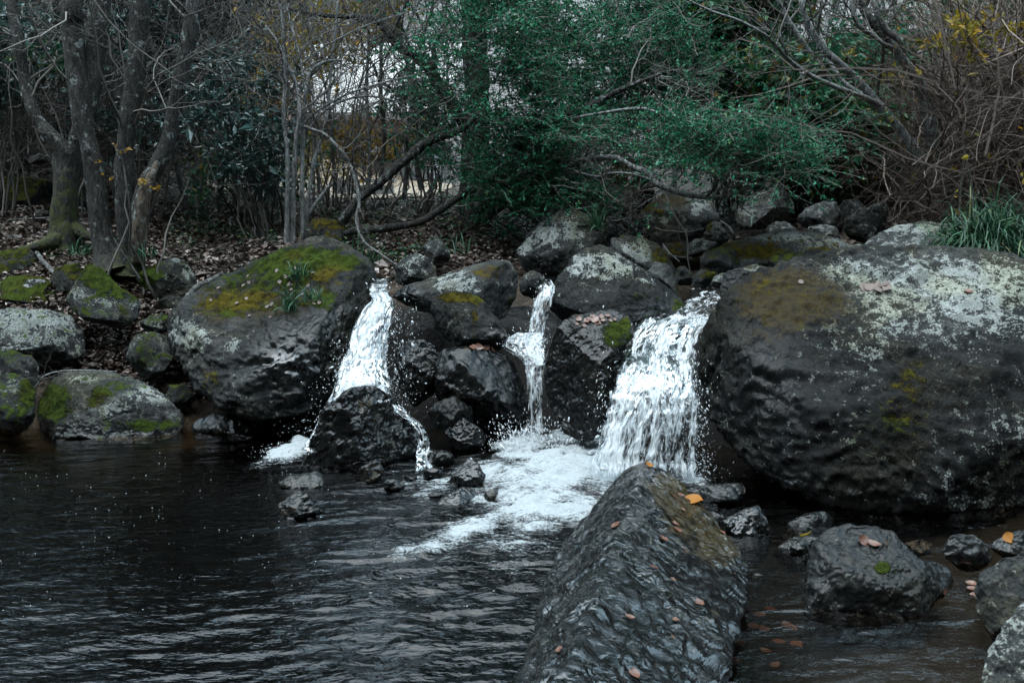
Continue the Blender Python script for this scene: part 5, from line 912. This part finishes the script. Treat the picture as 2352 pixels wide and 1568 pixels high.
def spec(n, x0, x1, yb, Y0, Y1, w0, w1, lean, hy=-120): return [(x0+(x1-x0)*(i+rs.uniform(.1, .9))/n, yb+rs.uniform(-12, 12), rs.uniform(Y0, Y1), rs.uniform(w0, w1), rs.normal()*lean, hy) for i in range(n)]
saplings(spec(9, -20, 260, 385, 11, 14, 9, 18, .10), 'thin dark pole tree in the gloom behind the fork-trunked and knotted trees', 'pole trees behind the left bank trees', M_BARK, M_TWIGD)
saplings(spec(10, 430, 660, 470, 9.6, 13, 7, 15, .12), 'slim leaning sapling between the twin trunks and the white-stemmed clump', 'saplings left of the white-stemmed clump', M_GREYB, M_TWIGD)
saplings(spec(7, 720, 1040, 445, 10, 13, 6, 12, .12), 'slim sapling standing in front of the grey house', 'saplings in front of the house', M_GREYB, M_TWIGD)
saplings(spec(7, 1500, 2000, 440, 12, 16, 8, 16, .25), 'grey pole tree among the broadleaf trees right of the evergreen', 'pole trees right of the evergreen', M_GREYB, M_TWIG)
saplings(spec(5, 2040, 2380, 430, 11.5, 14, 9, 14, .15), 'thin dark stem rising behind the brambles', 'stems behind the brambles', M_BARK, M_TWIGD)
saplings(spec(14, 380, 1100, 330, 26, 34, 6, 12, .05), 'faint grey tree on the brown hillside above the house', 'trees on the far hillside', M_GREYB, M_TWIG)
saplings(spec(14, 1350, 2350, 260, 24, 36, 6, 12, .05), 'faint bare tree on the ridge against the pale sky', 'trees on the far ridge', M_GREYB, M_TWIG)
print('wood', time.time()-T0)

# ------------------------------------------------------------------ grass, house, fallen leaves, flecks
def grass_tuft(label, C, n, L, W, rs, spread=1.0, droop=1.0, mat=None, name='grass_tuft', cat='grass tuft', base=.05):
    P = []; a = rs.uniform(0, 6.28, n); tilt = abs(rs.normal(size=n))*.55*spread; m = 7
    d = np.stack([np.cos(a)*np.sin(tilt), np.sin(a)*np.sin(tilt), np.cos(tilt)], -1); Ls = L*rs.uniform(.6, 1.15, n)
    p = C+rs.normal(size=(n, 3))*np.array([base, base, .005]); pts = [p]
    for i in range(m-1): d = unit(d+np.array([0, 0, -.28*droop])*(i+.4)/m*2); p = p+d*(Ls/(m-1))[:, None]; pts.append(p)
    Q = np.stack(pts, 1); side = unit(np.cross(Q[:, 1]-Q[:, 0], np.array([0, 0, 1.0])+rs.normal(size=(n, 3))*.3)); w = W*np.array([.7, 1, 1, .9, .75, .5, .06])
    V = np.stack([Q+side[:, None]*w[None, :, None]/2, Q-side[:, None]*w[None, :, None]/2], 2)
    i = np.arange(n*m*2).reshape(n, m, 2); Fc = np.stack([i[:, :-1, 0], i[:, 1:, 0], i[:, 1:, 1], i[:, :-1, 1]], -1).reshape(-1, 4)
    o = mesh_obj(name, V.reshape(-1, 3), Fc, mat or M_GRASS, smooth=False); return tag(o, label, cat, 'clumps of grass')
rs = np.random.RandomState(150)
def on_rock(key, x, y):
    P, nr, px, py, fr = ROCKS[key]; d = (px-x)**2+(py-y)**2+(~fr)*1e9; i = np.argmin(d); return P[i], nr[i]
grass_tuft('large clump of dark strap leaves on the enormous grey boulder at the right edge', at(2262, 590, 6.7), 820, .52, .010, rs, 1.55, 2.1, base=.10)
for key, x, y, n, L, lb in [('R13', 664, 715, 60, .22, 'fresh green grass tuft on the edge of the huge mossy boulder above its wet face'), ('R13', 690, 640, 40, .17, 'yellowing grass tuft higher on the mossy top of the huge boulder'), ('R13', 720, 690, 34, .14, 'short dark sprig of grass right of the fresh tuft'), ('R25a', 1370, 525, 70, .26, 'dry and green grass tuft in the crack of the pale-patched outcrop'), ('R24d', 1660, 590, 24, .12, 'small grass sprig on the orange-brown slab')]:
    p, nn = on_rock(key, x, y); grass_tuft(lb, p, n, L, .008, rs, 1.3, 1.2, base=.03)
for x, y, Y, n, L, lb in [(840, 605, 7.9, 60, .26, 'grass clump behind the top of the left fall'), (330, 590, 7.7, 40, .14, 'thin grass at the foot of the twin trunks'), (185, 585, 8.3, 50, .15, 'dark grass at the foot of the fork-trunked tree'), (1040, 580, 7.9, 30, .2, 'leafy seedling beside the pale squared stone')]:
    p = at(x, y, Y); p[2] = max(p[2], gz(p[None, :2])[0]); grass_tuft(lb, p, n, L, .008, rs, 1.2, 1.0, base=.07)

def box_mesh(x0, x1, y0, y1, z0, z1):
    V = np.array([[x, y, z] for z in (z0, z1) for y in (y0, y1) for x in (x0, x1)], float)
    return V, np.array([[0,2,3,1],[4,5,7,6],[0,1,5,4],[2,6,7,3],[0,4,6,2],[1,3,7,5]])
def plain(name, c, rough=.7, n=.3, sc=6):
    t = NT(name); v = t.n('NewGeometry', 0); k = t.noise(v, sc, 4, .6)
    return t.surf(t.pbsdf(Base_Color=t.mix(k, tuple(a*(1-n) for a in c), tuple(min(1, a*(1+n)) for a in c)), Roughness=rough))
M_SIDE = plain('grey_siding', (.26, .265, .265), .7, .35, 3); M_ROOF = plain('pale_roof', (.27, .25, .235), .7, .45, 3); M_BROWN = plain('brown_boards', (.30, .19, .14)); M_PEACH = plain('peach_wall', (.50, .32, .25)); M_WHITE = plain('white_paint', (.42, .43, .43), .5, .08); M_CONC = plain('concrete', (.34, .33, .31)); M_DARKW = plain('dark_window', (.02, .025, .03), .2); M_YARD = plain('yard_litter', (.20, .155, .11), .9, .5, 9)
def hpix(x, y, Y): return at(x, y, Y)
hb = at(790, 410, 21.0); hs_ = thing('house', (hb[0], hb[1], gz(hb[None, :2])[0]), 'pale grey house with slatted siding, half hidden by bare twigs', 'house')
def hbox(nm, a, b, Y, dep, mat, par=hs_):
    p, q = at(a[0], b[1], Y), at(b[0], a[1], Y); V, Fc = box_mesh(p[0], q[0], Y, Y+dep, p[2], q[2]); return mesh_obj(nm, V, Fc, mat, par, smooth=False)
hbox('wall', (655, 250), (985, 412), 21.0, 4.5, M_SIDE)
for i in range(9): hbox('siding', (745, 252+i*17), (800, 262+i*17), 20.93, .065, M_WHITE)
hbox('wall_boards', (800, 248), (925, 306), 20.9, .09, M_BROWN)
hbox('window', (802, 312), (838, 362), 20.92, .06, M_DARKW); hbox('door', (860, 300), (905, 372), 20.9, .08, M_DARKW)
hbox('porch_post', (842, 306), (852, 400), 20.4, .2, M_BROWN)
p, q, r_ = at(630, 258, 20.5), at(1010, 258, 20.5), at(820, 100, 26); V = np.array([[p[0], 20.5, p[2]], [q[0], 20.5, q[2]], [q[0]+.4, 26, r_[2]], [p[0]-.4, 26, r_[2]]]); V = np.concatenate([V, V-np.array([0, 0, .15])])
mesh_obj('roof', V, np.array([[0,1,2,3],[7,6,5,4],[0,4,5,1],[1,5,6,2],[2,6,7,3],[3,7,4,0]]), M_ROOF, hs_, smooth=False)
hb = at(560, 400, 20); h2 = thing('house', (hb[0], hb[1], gz(hb[None, :2])[0]), 'peach-coloured outbuilding with a rusty roof left of the grey house', 'house')
hbox('wall', (505, 225), (655, 420), 20, 3, M_PEACH, h2); hbox('roof', (495, 205), (668, 228), 19.7, 3.6, M_BROWN, h2); hbox('door', (560, 285), (588, 420), 19.93, .06, M_DARKW, h2)
V, Fc = box_mesh(*(lambda a, b: (a[0], b[0], 16.6, 16.68))(at(835, 322, 16.6), at(880, 322, 16.6)), at(0, 357, 16.6)[2], at(0, 322, 16.6)[2]); tag(mesh_obj('notice_board', V, Fc, M_WHITE, smooth=False), 'plain white board standing in the yard under the orange maple', 'board')
th = thing('low_wall', at(800, 440, 14.5), 'low broken concrete wall with a square end post at the edge of the yard', 'wall')
for nm, a, b, m in [('post', (768, 408), (779, 444), M_CONC), ('rail', (779, 412), (905, 420), M_CONC), ('block', (781, 423), (806, 430), M_WHITE), ('block', (783, 432), (800, 440), M_WHITE), ('footing', (806, 426), (900, 446), M_CONC)]: hbox(nm, a, b, 14.5+(.03 if nm == 'rail' else 0), .25, m, th)
xx, yy = np.meshgrid(np.linspace(-4.6, -1.2, 40), np.linspace(14.9, 20.8, 40)); P = gpos(xx.ravel(), yy.ravel()); P[:, 2] += .03
yo = mesh_obj('yard_path', P, grid_faces(40, 40), M_YARD); yo['kind'] = 'structure'

def fallen_leaf(p, nn, label, group, rs, mat=None, L=.05):
    n = 7; t_ = np.linspace(0, 1, n); w = np.sin(np.pi*np.clip(t_**.8, .0, 1))**1.1*.21*L*2*rs.uniform(.7, 1.1); a = rs.uniform(0, 6.28)
    nn = nn/np.linalg.norm(nn); e1 = np.cross(nn, [math.cos(a), math.sin(a), .2]); e1 /= np.linalg.norm(e1); e2 = np.cross(nn, e1); cu = rs.uniform(-.2, .5)
    mid = p+nn*(.006+cu*.2*L*(2*t_-1)[:, None]**2)+e1*((t_-.5)*L)[:, None]
    V = np.concatenate([mid+e2*w[:, None]+nn*.12*L*rs.rand(), mid, mid-e2*w[:, None]+nn*.12*L*rs.rand()])
    i = np.arange(n-1); Fc = np.concatenate([np.stack([i, i+1, i+1+n, i+n], -1), np.stack([i+n, i+1+n, i+1+2*n, i+2*n], -1)])
    o = mesh_obj('fallen_leaf', V, Fc, mat or M_FALLEN); tag(o, label, 'leaf', group)
def set_leaves(key, pts, label, group, L=.05, mat=None):
    for x, y in pts: p, nn = on_rock(key, x, y); fallen_leaf(p, nn, label, group, rs, mat, L*rs.uniform(.55, 1.3))
set_leaves('R30', [(1546,1140),(1561,1138),(1566,1170),(1550,1205),(1557,1216),(1417,1206),(1659,1223),(1567,1265),(1682,1319),(1502,1308),(1544,1332),(1557,1358),(1603,1383),(1608,1414),(1551,1424),(1546,1466),(1286,1495),(1454,1552),(1440,1420),(1525,1240)], 'wet pink-brown leaf stuck to the ridged foreground rock', 'leaves on the ridged rock', .042)
set_leaves('R30', [(1596,1150)], 'long bright red leaf near the top of the ridged foreground rock', 'leaves on the ridged rock', .09, M_ORG)
set_leaves('R30', [(1488,1069)], 'small orange leaf on the very tip of the ridged foreground rock', 'leaves on the ridged rock', .04, M_ORG)
set_leaves('R21', [(1330,733),(1345,738),(1360,728),(1372,742),(1385,735),(1395,726),(1400,738),(1340,748),(1352,735),(1380,728),(1410,733),(1325,745),(1365,735)], 'russet leaf on the flat top of the smooth wet boulder', 'leaves on the smooth wet boulder', .05)
set_leaves('R18', [(1085,800),(1100,798),(1115,800),(1130,805),(1140,806)], 'rusty leaf lined up on the lip of the black ledge rock', 'leaves on the ledge rock', .06)
set_leaves('R22', [(2000,660),(2010,655),(2020,662),(2030,658),(2040,650),(1990,660),(2015,668),(2035,665)], 'curled brown leaf in the drift on top of the enormous boulder', 'leaves drifted on the enormous boulder', .07, M_LITTER)
set_leaves('R22', [(2224,673)], 'single pink leaf on the pale top of the enormous boulder', 'leaves on the enormous boulder', .07)
set_leaves('R22', [(1837,650)], 'single cream leaf on the brown mossy shoulder of the enormous boulder', 'leaves on the enormous boulder', .06, M_LITTER)
set_leaves('R31', [(1985,1243),(1998,1245),(2007,1250),(2031,1248)], 'red-brown leaf on the top of the squarish black rock', 'leaves on the squarish rock', .05)
set_leaves('R31', [(2166,1355)], 'pale pink leaf on the right shoulder of the squarish black rock', 'leaves on the squarish rock', .05)
set_leaves('R33', [(2318,1236)], 'orange leaf on the low grey stone at the right edge', 'leaves on the right edge stones', .05, M_ORG)
set_leaves('R38', [(1852,1231)], 'long yellow leaf on the low black rock', 'leaves on the low black rock', .08, M_YEL)
set_leaves('R13', [(x, y) for x, y in zip(rs.uniform(470, 760, 34), rs.uniform(600, 730, 34)) if y > 760-.35*(x-380) - 60 and y < 800-.3*(x-400)], 'brown leaf on the mossy slanting top of the huge boulder', 'leaves on the huge mossy boulder', .035, M_LITTER)
for x, y in [(1755,1446),(1808,1440),(1822,1446),(1790,1475),(1760,1500),(1730,1440),(1700,1480),(1770,1400),(1745,1415),(1830,1480),(1690,1520),(1780,1530),(2215,1295),(2235,1355),(2240,1370),(2230,1345)]:
    fallen_leaf(onz(x, y, .006 if x > 2000 else -.02), np.array([0, 0, 1.0]), 'sodden brown leaf lying in the shallow water right of the ridged rock', 'leaves in the shallow water', rs, M_FALLEN, .055)
fallen_leaf(onz(1648, 1535, .008), np.array([0, 0, 1.0]), 'pale tan leaf floating at the bottom edge, right of the ridged rock', None, rs, M_LITTER, .07)
# white bubbles drifting on the pool
n = 650; x = rs.uniform(0, 1300, n); y = 1030+rs.beta(1.3, 1.6, n)*400; k = (perlin(np.stack([x/150, y/60, x*0], -1), 3) > -.05) & (y < 1500); C = onz(x[k], y[k], .008)
s = np.minimum(.0014*np.exp(rs.normal(size=len(C))*.5), .003); P, Fc = droplets(C, np.zeros_like(C)+[.01, 0, 0], s, rs)
tag(mesh_obj('bubbles', P, Fc, M_DROP), 'white bubbles drifting on the dark pool surface', 'bubbles', kind='stuff')
print('done', time.time()-T0)
